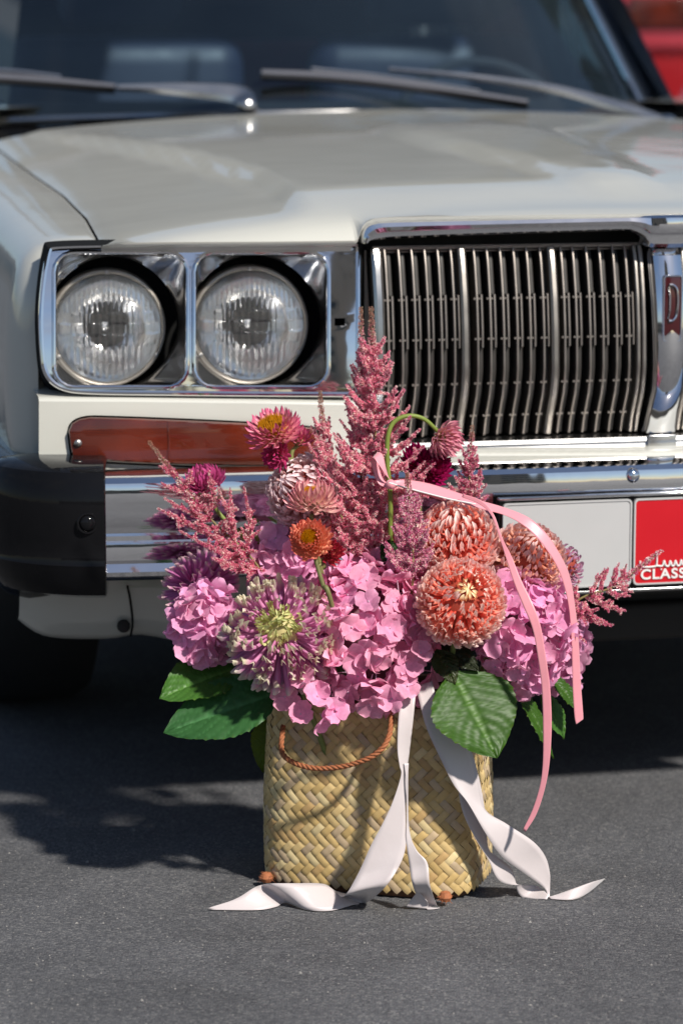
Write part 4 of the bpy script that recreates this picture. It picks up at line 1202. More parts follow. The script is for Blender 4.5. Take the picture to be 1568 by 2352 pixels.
EYE = mesh('floret', *xf(lathe([(1e-5, 0.0022), (0.0012, 0.0017), (0.0015, 0.0005), (0.0007, -0.001), (0.0006, -0.014)], 8), Matrix.Identity(4)), M['petal'], 60, [(1, 1, 1)] * 40)
def hydrangea(px, py, Y, rad, axis, n, col, label, k, cover=-0.35, size=0.0196, extra=()):
    c = P(px, py, Y); b = base_in_basket(k)
    e = thing('hydrangea', b, label, 'flower', 'pink hydrangea heads in the basket')
    rnd = random.Random(100 + k)
    axis = Vector(axis).normalized()
    rx, ry, rz = rad
    pts = []
    ga = math.pi * (3 - math.sqrt(5))
    N = int(n / (0.5 * (1 - cover)))
    for i in range(N):
        zz = 1 - 2 * (i + 0.5) / N
        r = math.sqrt(1 - zz * zz)
        d = Vector((r * math.cos(ga * i), r * math.sin(ga * i), zz))
        d = (d + Vector((rnd.gauss(0, 0.09), rnd.gauss(0, 0.09), rnd.gauss(0, 0.09)))).normalized()
        if d.dot(axis) < cover: continue
        f = rnd.uniform(0.86, 1.05) + 0.10 * mnoise.noise(d * 1.8 + Vector((k * 7, 0, 0)))
        pts.append((c + Vector((d.x * rx, d.y * ry, d.z * rz)) * f, Vector((d.x / rx, d.y / ry, d.z / rz)).normalized()))
    for (qx, qy, qY, dd) in extra:
        pts.append((P(qx, qy, qY), Vector(dd).normalized()))
    core = [(c + Vector((rx * .62 * math.cos(a) * math.sin(p), ry * .62 * math.sin(a) * math.sin(p), rz * .62 * math.cos(p)))) - b for p in np.linspace(0.02, math.pi - 0.02, 9) for a in np.linspace(0, 2 * math.pi, 16, endpoint=False)]
    Fc = [(i * 16 + j, i * 16 + (j + 1) % 16, (i + 1) * 16 + (j + 1) % 16, (i + 1) * 16 + j) for i in range(8) for j in range(16)]
    mk('flower_core', (core, Fc), M['stem'], e, 60, [(1, 1, 1)] * len(core), color=(0.20, 0.10, 0.12))
    stem(e, [b, b.lerp(c, 0.5) + Vector((0, 0, 0.02)), c], 0.004)
    for p, nr in pts:
        nr = (nr + Vector((rnd.gauss(0, 0.36), rnd.gauss(0, 0.36), rnd.gauss(0, 0.36) + 0.08))).normalized()
        Mx = basis(p, nr, Vector((rnd.uniform(-1, 1), rnd.uniform(-1, 1), rnd.uniform(-1, 1))))
        fo = link('floret', EYE, e, rel(e, Mx), (0.72, 0.50, 0.62))
        sz = size * rnd.uniform(0.80, 1.12)
        tilt = rnd.uniform(-0.12, 0.45)
        tone = rnd.uniform(0.80, 1.1); hue = rnd.uniform(-0.04, 0.04)
        for q in range(4):
            a = q * math.pi / 2 + rnd.gauss(0, 0.10)
            s = sz * rnd.uniform(0.92, 1.1)
            m = Matrix.Translation((0, 0, 0.0006 * (q % 2))) @ Matrix.Rotation(a, 4, 'Z') @ Matrix.Rotation(-tilt - rnd.gauss(0, 0.13), 4, 'Y') @ Matrix.Diagonal((s, s, s, 1))
            t2 = tone * rnd.uniform(0.95, 1.05)
            link('petal', rnd.choice(HP), fo, m, (min(1, col[0] * t2), col[1] * t2 * (1 + hue), min(1, col[2] * t2 * (1 - hue))))
    return e

# leaf
def leaf(e, base, tip, nrm, width, col, droop=0.02, fold=0.12, name='leaf', serr=1.0):
    base, tip, nrm = Vector(base), Vector(tip), Vector(nrm)
    x = (tip - base); Ln = x.length; x.normalize()
    nrm = (nrm - x * nrm.dot(x)).normalized(); y = nrm.cross(x)
    nl, nc = 56, 18
    V, cl = [], []
    for i in range(nl + 1):
        t = i / nl
        hw = width * (math.sin(math.pi * min(1, t ** 0.82)) ** 0.78) * (1 - 0.25 * max(0, t - 0.6)) if t < 1 else 0
        hw *= 1 if t < 0.9 else 1 - 0.25 * (t - 0.9) / 0.1
        tooth = (i % 4) / 4.0
        for j in range(nc + 1):
            c = j / nc * 2 - 1
            a = abs(c)
            h = hw * (1 + serr * (0.05 * (tooth - 0.4) if a > 0.99 else 0))
            lt = t + 0.20 * a * hw / Ln * 1.6
            vph = (t - a * 0.34) * 8.5
            vein = abs((vph % 1.0) - 0.5) * 2      # 1 on a vein
            pl = -0.0022 * (math.exp(-((1 - vein) / 0.22) ** 2)) * min(1, hw / width * 1.5) * (a > 0.03)
            wob = 0.004 * mnoise.noise(Vector((t * 4, c * 2, Ln * 50)))
            z = fold * a * hw - droop * t * t + pl + wob * a - (0.002 if a < 0.05 else 0) + 0.0008 * mnoise.noise(Vector((t * 30, c * 14, 3)))
            px_ = min(t + 0.06 * a * (1 - t), 1.0)
            V.append(base + x * (px_ * Ln) + y * (c * h) + nrm * z)
            vv = math.exp(-((1 - vein) / 0.13) ** 2) * 0.40 + (0.8 if a < 0.05 else 0)
            g = 1 + vv + 0.10 * mnoise.noise(Vector((t * 7, c * 4, 9)))
            br = 0.5 if (a > 0.99 and tooth > 0.5) else 0
            cl.append((g * (1 + 0.2 * vv + br), g, g * (1 + 0.3 * vv - br * 0.5)))
    Fc = [(i * (nc + 1) + j, (i + 1) * (nc + 1) + j, (i + 1) * (nc + 1) + j + 1, i * (nc + 1) + j + 1) for i in range(nl) for j in range(nc)]
    o = mk(name, ([v - Vector(e.location) for v in V], Fc), M['leaf'], e, 70, cl, color=col)
    return o

# ---- chrysanthemums
def strip_petal(path, width, chan, cols, ns=8, nc=4, name='petal', mat=None):
    """path(t)->(x,z), width(t), chan(t) channel depth, cols(t, c)"""
    V, cl = [], []
    for i in range(ns + 1):
        t = i / ns
        x, z = path(t); x2, z2 = path(min(1, t + 0.02)); x1, z1 = path(max(0, t - 0.02))
        d = Vector((x2 - x1, z2 - z1)).normalized()
        n = Vector((-d.y, d.x))
        w = width(t)
        for j in range(nc + 1):
            c = j / nc * 2 - 1
            h = chan(t) * (c * c)
            V.append((x + n.x * h * w, c * w * (1 - 0.25 * abs(chan(t)) * c * c), z + n.y * h * w))
            cl.append(cols(t, c))
    Fc = [(i * (nc + 1) + j, (i + 1) * (nc + 1) + j, (i + 1) * (nc + 1) + j + 1, i * (nc + 1) + j + 1) for i in range(ns) for j in range(nc)]
    return mesh(name, V, Fc, mat or M['petal'], 80, cl)
def mixc(a, b, t):
    t = min(1, max(0, t))
    return tuple(p + (q - p) * t for p, q in zip(a, b))
def incurved_set(base, mid, tip, streak, seed, n=6, center=False):
    rnd = random.Random(seed); out = []
    for k in range(n):
        cu = rnd.uniform(0.8, 1.3); w = rnd.uniform(0.118, 0.152)
        def path(t, cu=cu):                     # rises along z, leans out (+x), tip curls back in
            x = 0.30 * math.sin(t * 2.0) - 1.10 * cu * max(0, t - 0.40) ** 2
            return x, t * (1 - 0.10 * t * t)
        def width(t, w=w):
            return w * (0.45 + 0.9 * t) * (1 if t < 0.78 else math.sqrt(max(0.02, 1 - ((t - 0.78) / 0.225) ** 2)))
        def chan(t): return -0.75
        ph = rnd.uniform(0, 1)
        def cols(t, c, ph=ph):
            a = mixc(base, mid, t / 0.55) if t < 0.55 else mixc(mid, tip, (t - 0.55) / 0.33)
            s = 0.5 + 0.5 * math.cos((c * 1.6 + ph * 0.3) * math.pi)
            return mixc(a, streak, 0.55 * s * sstep(0.1, 0.5, t) * (1 - sstep(0.8, 1.0, t)))
        out.append(strip_petal(path, width, chan, cols, 9, 4))
    return out
def place_petals(e, c, axis, plist, R0, scale, lean=0.0, tmax=1.9, n=240, rnd=None, flat=0.94, meshes=None, tint=(1, 1, 1), jit=0.07):
    axis = Vector(axis).normalized()
    q = axis.to_track_quat('Z', 'Y').to_matrix()
    ga = math.pi * (3 - math.sqrt(5))
    todo = []
    for i in range(n):
        f = (i + 0.5) / n
        th = tmax * f ** 0.56
        ph = i * ga + rnd.gauss(0, jit)
        th2 = th + rnd.gauss(0, jit * 0.6)
        d = Vector((math.sin(th2) * math.cos(ph), math.sin(th2) * math.sin(ph), math.cos(th2) * flat))
        out = Vector((math.cos(th2) * math.cos(ph), math.cos(th2) * math.sin(ph), -math.sin(th2)))
        d, out = q @ d, q @ out
        r0, sc, ln, ms = plist(f)
        zdir = (d * math.cos(ln) + out * math.sin(ln))
        Mx = basis(c + d * r0, zdir, out)
        s = sc * rnd.uniform(0.90, 1.12)
        tw = Matrix.Rotation(rnd.gauss(0, 0.18), 4, 'Z')
        g = rnd.uniform(0.88, 1.1)
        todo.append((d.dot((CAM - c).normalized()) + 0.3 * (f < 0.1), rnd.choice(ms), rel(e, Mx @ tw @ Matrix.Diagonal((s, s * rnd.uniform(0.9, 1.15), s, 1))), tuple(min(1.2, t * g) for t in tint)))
    todo.sort(key=lambda q: -q[0])
    for _, m, Mx, col in todo[:298]: link('petal', m, e, Mx, col)
    if len(todo) > 298:
        V, Fc, cl = [], [], []
        for _, m, Mx, col in todo[298:]:
            k = len(V); at = m.color_attributes['Col'].data
            V += [Mx @ v.co for v in m.vertices]; Fc += [tuple(i + k for i in p.vertices) for p in m.polygons]
            cl += [tuple(a * b for a, b in zip(at[v.index].color[:3], col)) for v in m.vertices]
        o = mk('outer_petals', (V, Fc), M['petal'], e, 80, cl, color=(1, 1, 1)); o['kind'] = 'stuff'
def flower_heart(e, c, axis, r, col):
    q = Vector(axis).normalized().to_track_quat('Z', 'Y').to_matrix().to_4x4()
    vf = xf(lathe([(1e-4, r), (r * 0.6, r * 0.8), (r, 0), (r * 0.7, -r * 0.8), (r * 0.2, -r * 1.3), (1e-4, -r * 1.4)], 16), rel(e, Matrix.Translation(c) @ q))
    mk('flower_heart', vf, M['stem'], e, 60, [(1, 1, 1)] * len(vf[0]), color=col)
CORAL = incurved_set((0.60, 0.05, 0.035), (0.82, 0.20, 0.14), (0.94, 0.74, 0.71), (0.90, 0.48, 0.38), 21, 10)
CORAL_IN = incurved_set((0.70, 0.22, 0.08), (0.80, 0.45, 0.22), (0.88, 0.78, 0.52), (0.88, 0.66, 0.4), 22)
PALE = incurved_set((0.55, 0.13, 0.07), (0.74, 0.34, 0.24), (0.84, 0.62, 0.62), (0.86, 0.60, 0.50), 23)
BLUSH = incurved_set((0.50, 0.12, 0.12), (0.72, 0.36, 0.36), (0.86, 0.72, 0.76), (0.86, 0.66, 0.62), 24)
def incurved(px, py, Y, rad, axis, label, k, outer, inner=None, n=250, tint=(1, 1, 1)):
    c = P(px, py, Y); b = base_in_basket(k)
    e = thing('chrysanthemum', b, label, 'flower', 'chrysanthemums in the basket')
    rnd = random.Random(200 + k)
    stem(e, [b, b.lerp(c, 0.55) + Vector((0, 0.01, 0.0)), c - Vector(axis).normalized() * rad * 0.3], 0.0035)
    flower_heart(e, c, axis, rad * 0.60, (0.30, 0.05, 0.03))
    def pl(f):
        if inner and f < 0.045: return rad * 0.52, rad * (0.22 + 1.2 * f), -0.35, inner
        return rad * 0.54, rad * (0.35 + 0.12 * f), -0.12 + 0.38 * f, outer
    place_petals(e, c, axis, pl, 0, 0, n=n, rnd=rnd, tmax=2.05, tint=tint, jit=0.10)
    return e
def spider_set(kind, seed, n=6):
    rnd = random.Random(seed); out = []
    for k in range(n):
        w = rnd.uniform(0.064, 0.084); hook = rnd.uniform(0.5, 1.2); cv = rnd.uniform(0.10, 0.30)
        def path(t, hook=hook, cv=cv):
            if kind == 'out': return cv * t * t - 1.0 * hook * max(0, t - 0.62) ** 2, t * (1 - 0.05 * t * t)
            return 0.26 * math.sin(t * 2.2) - 1.3 * hook * max(0, t - 0.45) ** 2, t * (1 - 0.12 * t * t)
        def width(t, w=w):
            return w * (0.8 + 0.5 * t) * (1 if t < 0.88 else math.sqrt(max(0.04, 1 - ((t - 0.88) / 0.125) ** 2)))
        def chan(t): return -1.15
        def cols(t, c):
            if kind == 'in': return mixc((0.55, 0.56, 0.20), (0.74, 0.76, 0.38), t)
            if kind == 'mid':
                a = mixc((0.62, 0.20, 0.42), (0.72, 0.30, 0.52), t / 0.6)
                return mixc(a, (0.80, 0.76, 0.56), sstep(0.70, 0.92, t))
            a = mixc((0.42, 0.05, 0.25), (0.60, 0.20, 0.44), t / 0.7)
            a = mixc(a, (0.62, 0.30, 0.52), 0.6 * (1 - abs(c)))
            return mixc(a, (0.74, 0.68, 0.56), sstep(0.84, 0.95, t))
        out.append(strip_petal(path, width, chan, cols, 10, 4))
    return out
SP_IN, SP_MID, SP_OUT = spider_set('in', 31), spider_set('mid', 32), spider_set('out', 33)
def spider(px, py, Y, rad, axis, label, k, n=260, tint=(1, 1, 1), inner=True):
    c = P(px, py, Y); b = base_in_basket(k)
    e = thing('chrysanthemum', b, label, 'flower', 'chrysanthemums in the basket')
    rnd = random.Random(300 + k)
    stem(e, [b, b.lerp(c, 0.55), c - Vector(axis).normalized() * rad * 0.2], 0.0035)
    flower_heart(e, c, axis, rad * 0.36, (0.50, 0.42, 0.20) if inner else (0.22, 0.05, 0.12))
    def pl(f):
        if f < 0.13 and inner: return rad * 0.26, rad * (0.30 + 0.5 * f), -0.06, SP_IN
        if not inner: return rad * 0.2, rad * (0.6 + 0.22 * f), 0.1 * f, SP_OUT
        if f < 0.60: return rad * 0.26, rad * (0.44 + 0.36 * f), 0.02 + 0.25 * f, SP_MID
        return rad * 0.18, rad * (0.60 + 0.26 * f), 0.10 + 0.12 * f, SP_OUT
    place_petals(e, c, axis, pl, 0, 0, n=n, rnd=rnd, tmax=1.95, tint=tint, jit=0.17)
    return e

# ---- strawflowers
def bract_set(base, tip, seed, curl=0.25, n=4, mid=None):
    rnd = random.Random(seed); out = []
    for k in range(n):
        w = rnd.uniform(0.15, 0.19); cu = curl * rnd.uniform(0.7, 1.3)
        def path(t, cu=cu): return 0.12 * math.sin(t * math.pi * 0.9) - cu * max(0, t - 0.55) ** 2, t
        def width(t, w=w): return w * (0.75 + 0.6 * t) * (1 if t < 0.55 else max(0.03, 1 - ((t - 0.55) / 0.47) ** 1.6))
        def cols(t, c):
            if mid: return mixc(base, mid, t / 0.5) if t < 0.5 else mixc(mid, tip, (t - 0.5) / 0.45)
            return mixc(base, tip, (t - 0.15) / 0.75)
        out.append(strip_petal(path, width, lambda t: -0.5, cols, 6, 4, mat=M['bract']))
    return out
def strawflower(e, c, axis, rad, meshes, opening, n=70, disc=None, disc_r=0.4, rnd=None, tint=(1, 1, 1), dz=0.36):
    """opening: lean of the outermost bracts from the axis in radians"""
    axis = Vector(axis).normalized(); q = axis.to_track_quat('Z', 'Y').to_matrix()
    head = empty('flower_head'); head.parent = e; head.location = Vector(c) - Vector(e.location)
    ga = math.pi * (3 - math.sqrt(5))
    vf = xf(lathe([(1e-4, rad * .25), (rad * .3, rad * 0.18), (rad * 0.42, -rad * 0.05), (rad * 0.25, -rad * 0.38), (1e-4, -rad * 0.45)], 16), q.to_4x4())
    mk('receptacle', vf, M['bract'], head, 60, [(1, 1, 1)] * len(vf[0]), color=tuple(0.55 * v for v in meshes[0].color_attributes['Col'].data[2].color[:3]))
    for i in range(n):
        f = (i + 0.5) / n
        lean = opening[0] + (opening[1] - opening[0]) * f ** 0.8
        ph = i * ga
        o = Vector((math.cos(ph), math.sin(ph), 0))
        z = Vector((0, 0, 1)) * math.cos(lean) + o * math.sin(lean)
        x = o * math.cos(lean) - Vector((0, 0, 1)) * math.sin(lean)
        r0 = rad * (disc_r * 0.85 if disc else 0.12) * (0.8 + 0.2 * f)
        pos = o * r0 * 0.9 + Vector((0, 0, rad * (0.12 - 0.35 * f)))
        s = rad * rnd.uniform(0.82, 1.05) * (0.72 + 0.2 * f)
        Mx = basis(q @ pos, q @ z, q @ x) @ Matrix.Rotation(rnd.gauss(0, 0.1), 4, 'Z') @ Matrix.Diagonal((s, s, s, 1))
        g = rnd.uniform(0.88, 1.12)
        link('bract', rnd.choice(meshes), head, Mx, tuple(min(1.2, t * g) for t in tint))
    if disc:
        V, Fc, cl = [], [], []
        m = 150
        for i in range(m):
            f = math.sqrt((i + 0.5) / m); ph = i * ga
            p = Vector((math.cos(ph) * f * rad * disc_r, math.sin(ph) * f * rad * disc_r, rad * (dz + 0.10 * (1 - f * f))))
            n0 = len(V); r = rad * 0.036; h = rad * rnd.uniform(0.06, 0.12)
            for a in range(4):
                V.append(q @ (p + Vector((r * math.cos(a * 1.57), r * math.sin(a * 1.57), -rad * 0.1))))
            V.append(q @ (p + Vector((rnd.gauss(0, r * 0.4), rnd.gauss(0, r * 0.4), h))))
            Fc += [(n0, n0 + 1, n0 + 4), (n0 + 1, n0 + 2, n0 + 4), (n0 + 2, n0 + 3, n0 + 4), (n0 + 3, n0, n0 + 4)]
            cl += [tuple(0.55 * x for x in disc)] * 4 + [disc]
        o = mk('disc_florets', (V, Fc), M['bract'], head, None, cl, color=(1, 1, 1)); o['kind'] = 'stuff'
        vf = xf(lathe([(1e-4, rad * dz), (rad * disc_r * 0.9, rad * (dz - 0.06)), (rad * disc_r, 0)], 16), q.to_4x4())
        mk('disc', vf, M['bract'], head, 60, [(1, 1, 1)] * len(vf[0]), color=tuple(0.6 * x for x in disc))
    return head

# ---- astilbe
def plume_mesh(specs, rnd, pal, size):
    """specs: list of (polyline, radius0, density per metre); many tiny star florets"""
    V, cl = [], []
    F4 = []
    for path, r0, dens in specs:
        pts, T, Nn = frames(path)
        seg = [(b - a).length for a, b in zip(pts, pts[1:])]
        tot = sum(seg); cum = np.r_[0, np.cumsum(seg)]
        cnt = max(4, int(tot * dens))
        for i in range(cnt):
            u = rnd.random() ** 0.95 * tot
            k = min(len(seg) - 1, int(np.searchsorted(cum, u, 'right') - 1)); fr = (u - cum[k]) / max(seg[k], 1e-6)
            p = pts[k].lerp(pts[k + 1], fr); t = u / tot
            a = rnd.uniform(0, 2 * math.pi); rr = r0 * (1.05 - 0.72 * t) * math.sqrt(rnd.uniform(0.05, 1))
            d = (Nn[k] * math.cos(a) + T[k].cross(Nn[k]) * math.sin(a))
            p = p + d * rr
            up = (d * 0.9 + T[k] * 0.5 + Vector((rnd.gauss(0, .4), rnd.gauss(0, .4), rnd.gauss(0, .4)))).normalized()
            x = up.orthogonal().normalized(); x = Matrix.Rotation(rnd.uniform(0, 6.28), 3, up) @ x; y = up.cross(x)
            s = size * rnd.uniform(0.7, 1.3) * (1 - 0.45 * t)
            c = pal(t, rnd)
            # bud body
            for m in range(3):
                b = m * 2.0944 + rnd.uniform(-0.3, 0.3)
                e1 = x * math.cos(b) + y * math.sin(b); e2 = x * math.cos(b + 1.2) + y * math.sin(b + 1.2)
                n0 = len(V)
                V.extend([p - up * s * 0.2, p + (e1 * 0.75 + up * 0.35) * s, p + (e1 * 0.55 + e2 * 0.55 + up * 1.05) * s, p + (e2 * 0.7 + up * 0.3) * s])
                F4.append((n0, n0 + 1, n0 + 2, n0 + 3))
                cl.extend([tuple(v * 0.75 for v in c), c, tuple(min(1, v * 1.25 + 0.03) for v in c), c])
    return V, F4, cl
def pal_pink(t, rnd, base=(0.80, 0.27, 0.40)):
    v = rnd.random(); g = rnd.uniform(0.72, 1.2)
    c = base
    if v > 0.68: c = (0.95, 0.70, 0.68)
    elif v < 0.12: c = (0.55, 0.10, 0.23)
    return tuple(min(1, q * g) for q in c)
def astilbe(tip, base, label, k, branches, main_r, tipfrac=0.25, dens=1500, bend=None, green_tip=True, base_col=(0.80, 0.27, 0.40), size=0.0022, yb=0.0):
    """tip, base: (px, py, Y); branches: list of (t along axis, angle degrees in picture, length m, depth component)"""
    T_, B_ = P(*tip), P(*base)
    mid = (T_ + B_) / 2 + Vector(bend or (0, 0, 0))
    root = base_in_basket(k)
    e = thing('astilbe', root, label, 'flower', 'feathery astilbe plumes in the basket')
    rnd = random.Random(400 + k)
    axis = [Vector(p) for p in cat([B_, mid, T_], 14)]
    stem(e, [root, root.lerp(B_, 0.6), B_, mid, T_.lerp(mid, 0.15)], 0.0022, 0.0008, (0.20, 0.16, 0.06))
    def pal(t, r): return pal_pink(t, r, base_col)
    def pal_t(t, r):
        c = pal_pink(t, r, base_col)
        return mixc(c, (0.26, 0.17, 0.07), sstep(0.35, 1.0, t) * 0.75) if green_tip else c
    n = len(axis)
    tp = [p - root for p in axis[int(n * (1 - tipfrac)):]]
    V, Fc, cl = plume_mesh([(tp, main_r * 0.62, dens * 2.8)], rnd, pal_t, size)
    o = mk('plume_tip', (V, Fc), M['plume'], e, None, cl, color=(1.15, 1.22, 1.15)); o['kind'] = 'stuff'
    tang = (T_ - B_).normalized()
    for (t, ang, ln, dy) in branches:
        p = axis[min(n - 1, int(t * (n - 1)))]
        a = R(ang)
        d = Vector((math.cos(a), dy, math.sin(a))).normalized()
        q = p + d * ln
        up = tang * ln * 0.18
        bp = [Vector(v) - root for v in cat([p, p.lerp(q, 0.5) + up * -0.3, q + up], 6)]
        specs = [(bp, main_r * 0.18, dens * 2.4)]
        # secondary twigs
        for s in range(max(3, int(ln / 0.0034))):
            f = rnd.uniform(0.02, 0.88); c0 = bp[int(f * (len(bp) - 1))]
            dd = (d * 0.8 + Vector((rnd.gauss(0, .75), rnd.gauss(0, .75), rnd.gauss(0.15, .75)))).normalized()
            c1 = c0 + dd * (0.004 + ln * 0.26 * (1.02 - f)) * rnd.uniform(0.6, 1.25)
            specs.append(([c0, c0.lerp(c1, 0.5), c1], main_r * 0.14, dens * 2.6))
        V, Fc, cl = plume_mesh(specs, rnd, pal, size)
        o = mk('plume_branch', (V, Fc), M['plume'], e, None, cl, color=(1.15, 1.22, 1.15)); o['kind'] = 'stuff'
        vf = tube([Vector(v) for v in bp], lambda u: 0.0009 * (1.2 - u), 5)
        mk('twig', vf, M['stem'], o, 60, [(1, 1, 1)] * len(vf[0]), color=(0.22, 0.12, 0.07))
    return e

# ------------------------------------------------------------------ ribbons
def ribbon(e, prs, mat, name='ribbon', n=6, curl=0.0):
    """prs: list of (edge A point, edge B point) in world space"""
    pp = cat([(*a, *b) for a, b in prs], n)
    rows = []
    m = 6
    for i, q in enumerate(pp):
        a, b = Vector(q[:3]), Vector(q[3:])
        a2 = Vector(pp[min(i + 1, len(pp) - 1)][:3]) + Vector(pp[min(i + 1, len(pp) - 1)][3:]); a1 = Vector(pp[max(i - 1, 0)][:3]) + Vector(pp[max(i - 1, 0)][3:])
        nn = (b - a).cross(a2 - a1)
        nn = nn.normalized() if nn.length > 1e-9 else Vector((0, -1, 0))
        rows.append([a.lerp(b, j / m) + nn * (curl * (b - a).length * (1 - (2 * j / m - 1) ** 2)) for j in range(m + 1)])
    V, Fc = loft([[p - Vector(e.location) for p in r] for r in rows])
    o = mk(name, (V, Fc), mat, e, 80)
    md = o.modifiers.new('thickness', 'SOLIDIFY'); md.thickness = 0.0004; md.offset = 0
    return o

# ------------------------------------------------------------------ the arrangement
PINK = (0.93, 0.46, 0.65)
h1 = hydrangea(850, 1462, -0.355, (0.078, 0.075, 0.092), (0, -0.8, 0.6), 138, PINK, 'large pink hydrangea head spilling over the rope handle of the basket', 1, extra=[
    (690, 1640, -0.425, (-0.3, -1, 0.1)), (745, 1655, -0.43, (0.2, -1, -0.1)), (770, 1632, -0.428, (0.2, -1, 0.2)), (655, 1600, -0.41, (-0.6, -0.8, 0.1)), (900, 1605, -0.43, (0.1, -1, -0.2)), (850, 1618, -0.43, (0, -1, -0.3)), (935, 1575, -0.425, (0.3, -1, -0.1)), (965, 1500, -0.425, (0.4, -1, 0.2)), (700, 1560, -0.43, (-0.2, -1, 0.1)), (730, 1600, -0.435, (0, -1, 0)), (975, 1440, -0.40, (0.6, -0.8, 0.3))])
h2 = hydrangea(472, 1432, -0.335, (0.034, 0.040, 0.042), (-0.5, -0.8, 0.2), 46, (0.85, 0.44, 0.65), 'small pink hydrangea head between the two spiky purple chrysanthemums', 2, cover=-0.6)
h3 = hydrangea(1188, 1445, -0.345, (0.056, 0.060, 0.070), (0.3, -0.8, 0.4), 92, (0.88, 0.44, 0.66), 'pink hydrangea head crossed by the hanging pink ribbon, beside the coral chrysanthemum', 3, cover=-0.5)
h4 = hydrangea(655, 1285, -0.275, (0.046, 0.045, 0.040), (-0.2, -0.5, 0.9), 50, (0.88, 0.48, 0.70), 'pale pink hydrangea head behind the orange strawflower', 4, cover=-0.5)
h5 = hydrangea(1288, 1475, -0.25, (0.028, 0.036, 0.050), (0.7, -0.5, 0.1), 36, (0.74, 0.40, 0.58), 'shaded pink hydrangea head at the back below the outstretched astilbe', 5, cover=-0.5)  # petal colour darkened to paint shade on this head
h6 = hydrangea(900, 1330, -0.30, (0.055, 0.05, 0.040), (0.1, -0.6, 0.9), 50, PINK, 'pink hydrangea head at the foot of the tall astilbe plume', 6, cover=-0.4)

GL = (0.050, 0.135, 0.022); GY_ = (0.034, 0.088, 0.009)
leaf(h2, P(552, 1530, -0.33), P(369, 1585, -0.385), (-0.15, -0.62, 0.75), 0.038, GL, 0.014)
leaf(h1, P(655, 1585, -0.37), P(373, 1672, -0.40), (-0.1, -0.72, 0.68), 0.043, (0.032, 0.105, 0.030), 0.012)
leaf(h4, P(640, 1640, -0.29), P(598, 1775, -0.30), (-0.3, -0.9, 0.2), 0.026, (0.075, 0.115, 0.006), 0.01)  # yellower green paints light coming through the leaf from behind
leaf(h3, P(1035, 1535, -0.40), P(1147, 1733, -0.455), (0.28, -0.85, 0.45), 0.056, GY_, 0.012)
leaf(h3, P(1185, 1575, -0.34), P(1287, 1733, -0.36), (0.62, -0.45, 0.45), 0.016, GY_, 0.012)
leaf(h5, P(1255, 1545, -0.30), P(1343, 1625, -0.32), (0.2, -0.3, 0.9), 0.016, GY_, 0.012)
leaf(h5, P(1240, 1590, -0.29), P(1308, 1690, -0.30), (0.5, -0.6, 0.5), 0.018, GL, 0.012)
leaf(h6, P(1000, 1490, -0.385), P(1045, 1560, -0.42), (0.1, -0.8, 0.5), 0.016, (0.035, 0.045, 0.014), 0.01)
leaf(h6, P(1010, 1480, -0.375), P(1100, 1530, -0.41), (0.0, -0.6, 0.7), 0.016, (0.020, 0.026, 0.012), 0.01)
leaf(h6, P(900, 1240, -0.33), P(885, 1290, -0.36), (0.2, -0.9, 0.3), 0.012, (0.02, 0.05, 0.012), 0.006)

spider(645, 1450, -0.405, 0.080, (-0.06, -0.86, 0.50), 'spiky purple chrysanthemum with a green heart and cream petal tips, facing front', 11, 380)
spider(455, 1355, -0.275, 0.060, (-0.75, -0.35, 0.45), 'spiky magenta chrysanthemum turned aside behind the small pink hydrangea', 12, 200, (1, 0.85, 0.95), inner=False)
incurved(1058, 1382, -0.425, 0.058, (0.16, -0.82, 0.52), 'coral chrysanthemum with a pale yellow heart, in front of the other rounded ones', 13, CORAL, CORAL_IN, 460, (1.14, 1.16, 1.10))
incurved(1048, 1238, -0.335, 0.056, (-0.05, -0.45, 0.9), 'coral chrysanthemum domed upwards under the pink ribbon', 14, CORAL, None, 430, (1.12, 1.18, 1.15))
incurved(1210, 1285, -0.325, 0.053, (0.25, -0.62, 0.75), 'peach pink chrysanthemum below the arching pink ribbon, over the ribboned hydrangea', 15, PALE, None, 420, (1.12, 1.14, 1.12))
incurved(698, 1130, -0.295, 0.052, (-0.60, -0.65, 0.45), 'blush white striped chrysanthemum behind the pale pink strawflower', 16, BLUSH, None, 400)
incurved(1290, 1300, -0.25, 0.032, (0.7, -0.3, 0.6), 'small mauve chrysanthemum behind the peach pink one', 17, BLUSH, None, 120, (0.62, 0.42, 0.62))

# strawflowers
PK = bract_set((0.72, 0.42, 0.20), (0.66, 0.10, 0.24), 41, 0.1, mid=(0.74, 0.24, 0.30))
MG = bract_set((0.60, 0.20, 0.16), (0.46, 0.03, 0.15), 42, 0.35, mid=(0.55, 0.06, 0.17))
RS = bract_set((0.62, 0.14, 0.30), (0.56, 0.07, 0.25), 43, 0.5)
PALEB = bract_set((0.84, 0.66, 0.55), (0.72, 0.22, 0.28), 44, 0.15, mid=(0.82, 0.52, 0.46))
ORG_B = bract_set((0.88, 0.70, 0.36), (0.70, 0.14, 0.11), 45, 0.75, mid=(0.84, 0.46, 0.28))
RED = bract_set((0.55, 0.10, 0.08), (0.40, 0.012, 0.045), 46, 0.5)
CRIM = bract_set((0.42, 0.015, 0.10), (0.32, 0.006, 0.085), 47, 0.2)
LIGHT = bract_set((0.72, 0.55, 0.25), (0.66, 0.20, 0.30), 48, 0.3, mid=(0.76, 0.40, 0.42))
YEL = (0.80, 0.36, 0.015)
rs = random.Random(77)
STEMC = (0.17, 0.17, 0.06)
def straw_thing(label, k):
    return thing('strawflower', base_in_basket(k), label, 'flower', 'papery strawflowers in the basket')
e = straw_thing('pink strawflower spray with a broad yellow-centred bloom and two closed magenta blooms', 21)
b = e.location
c1, c2, c3 = P(628, 985, -0.30), P(688, 1008, -0.295), P(634, 1048, -0.305)
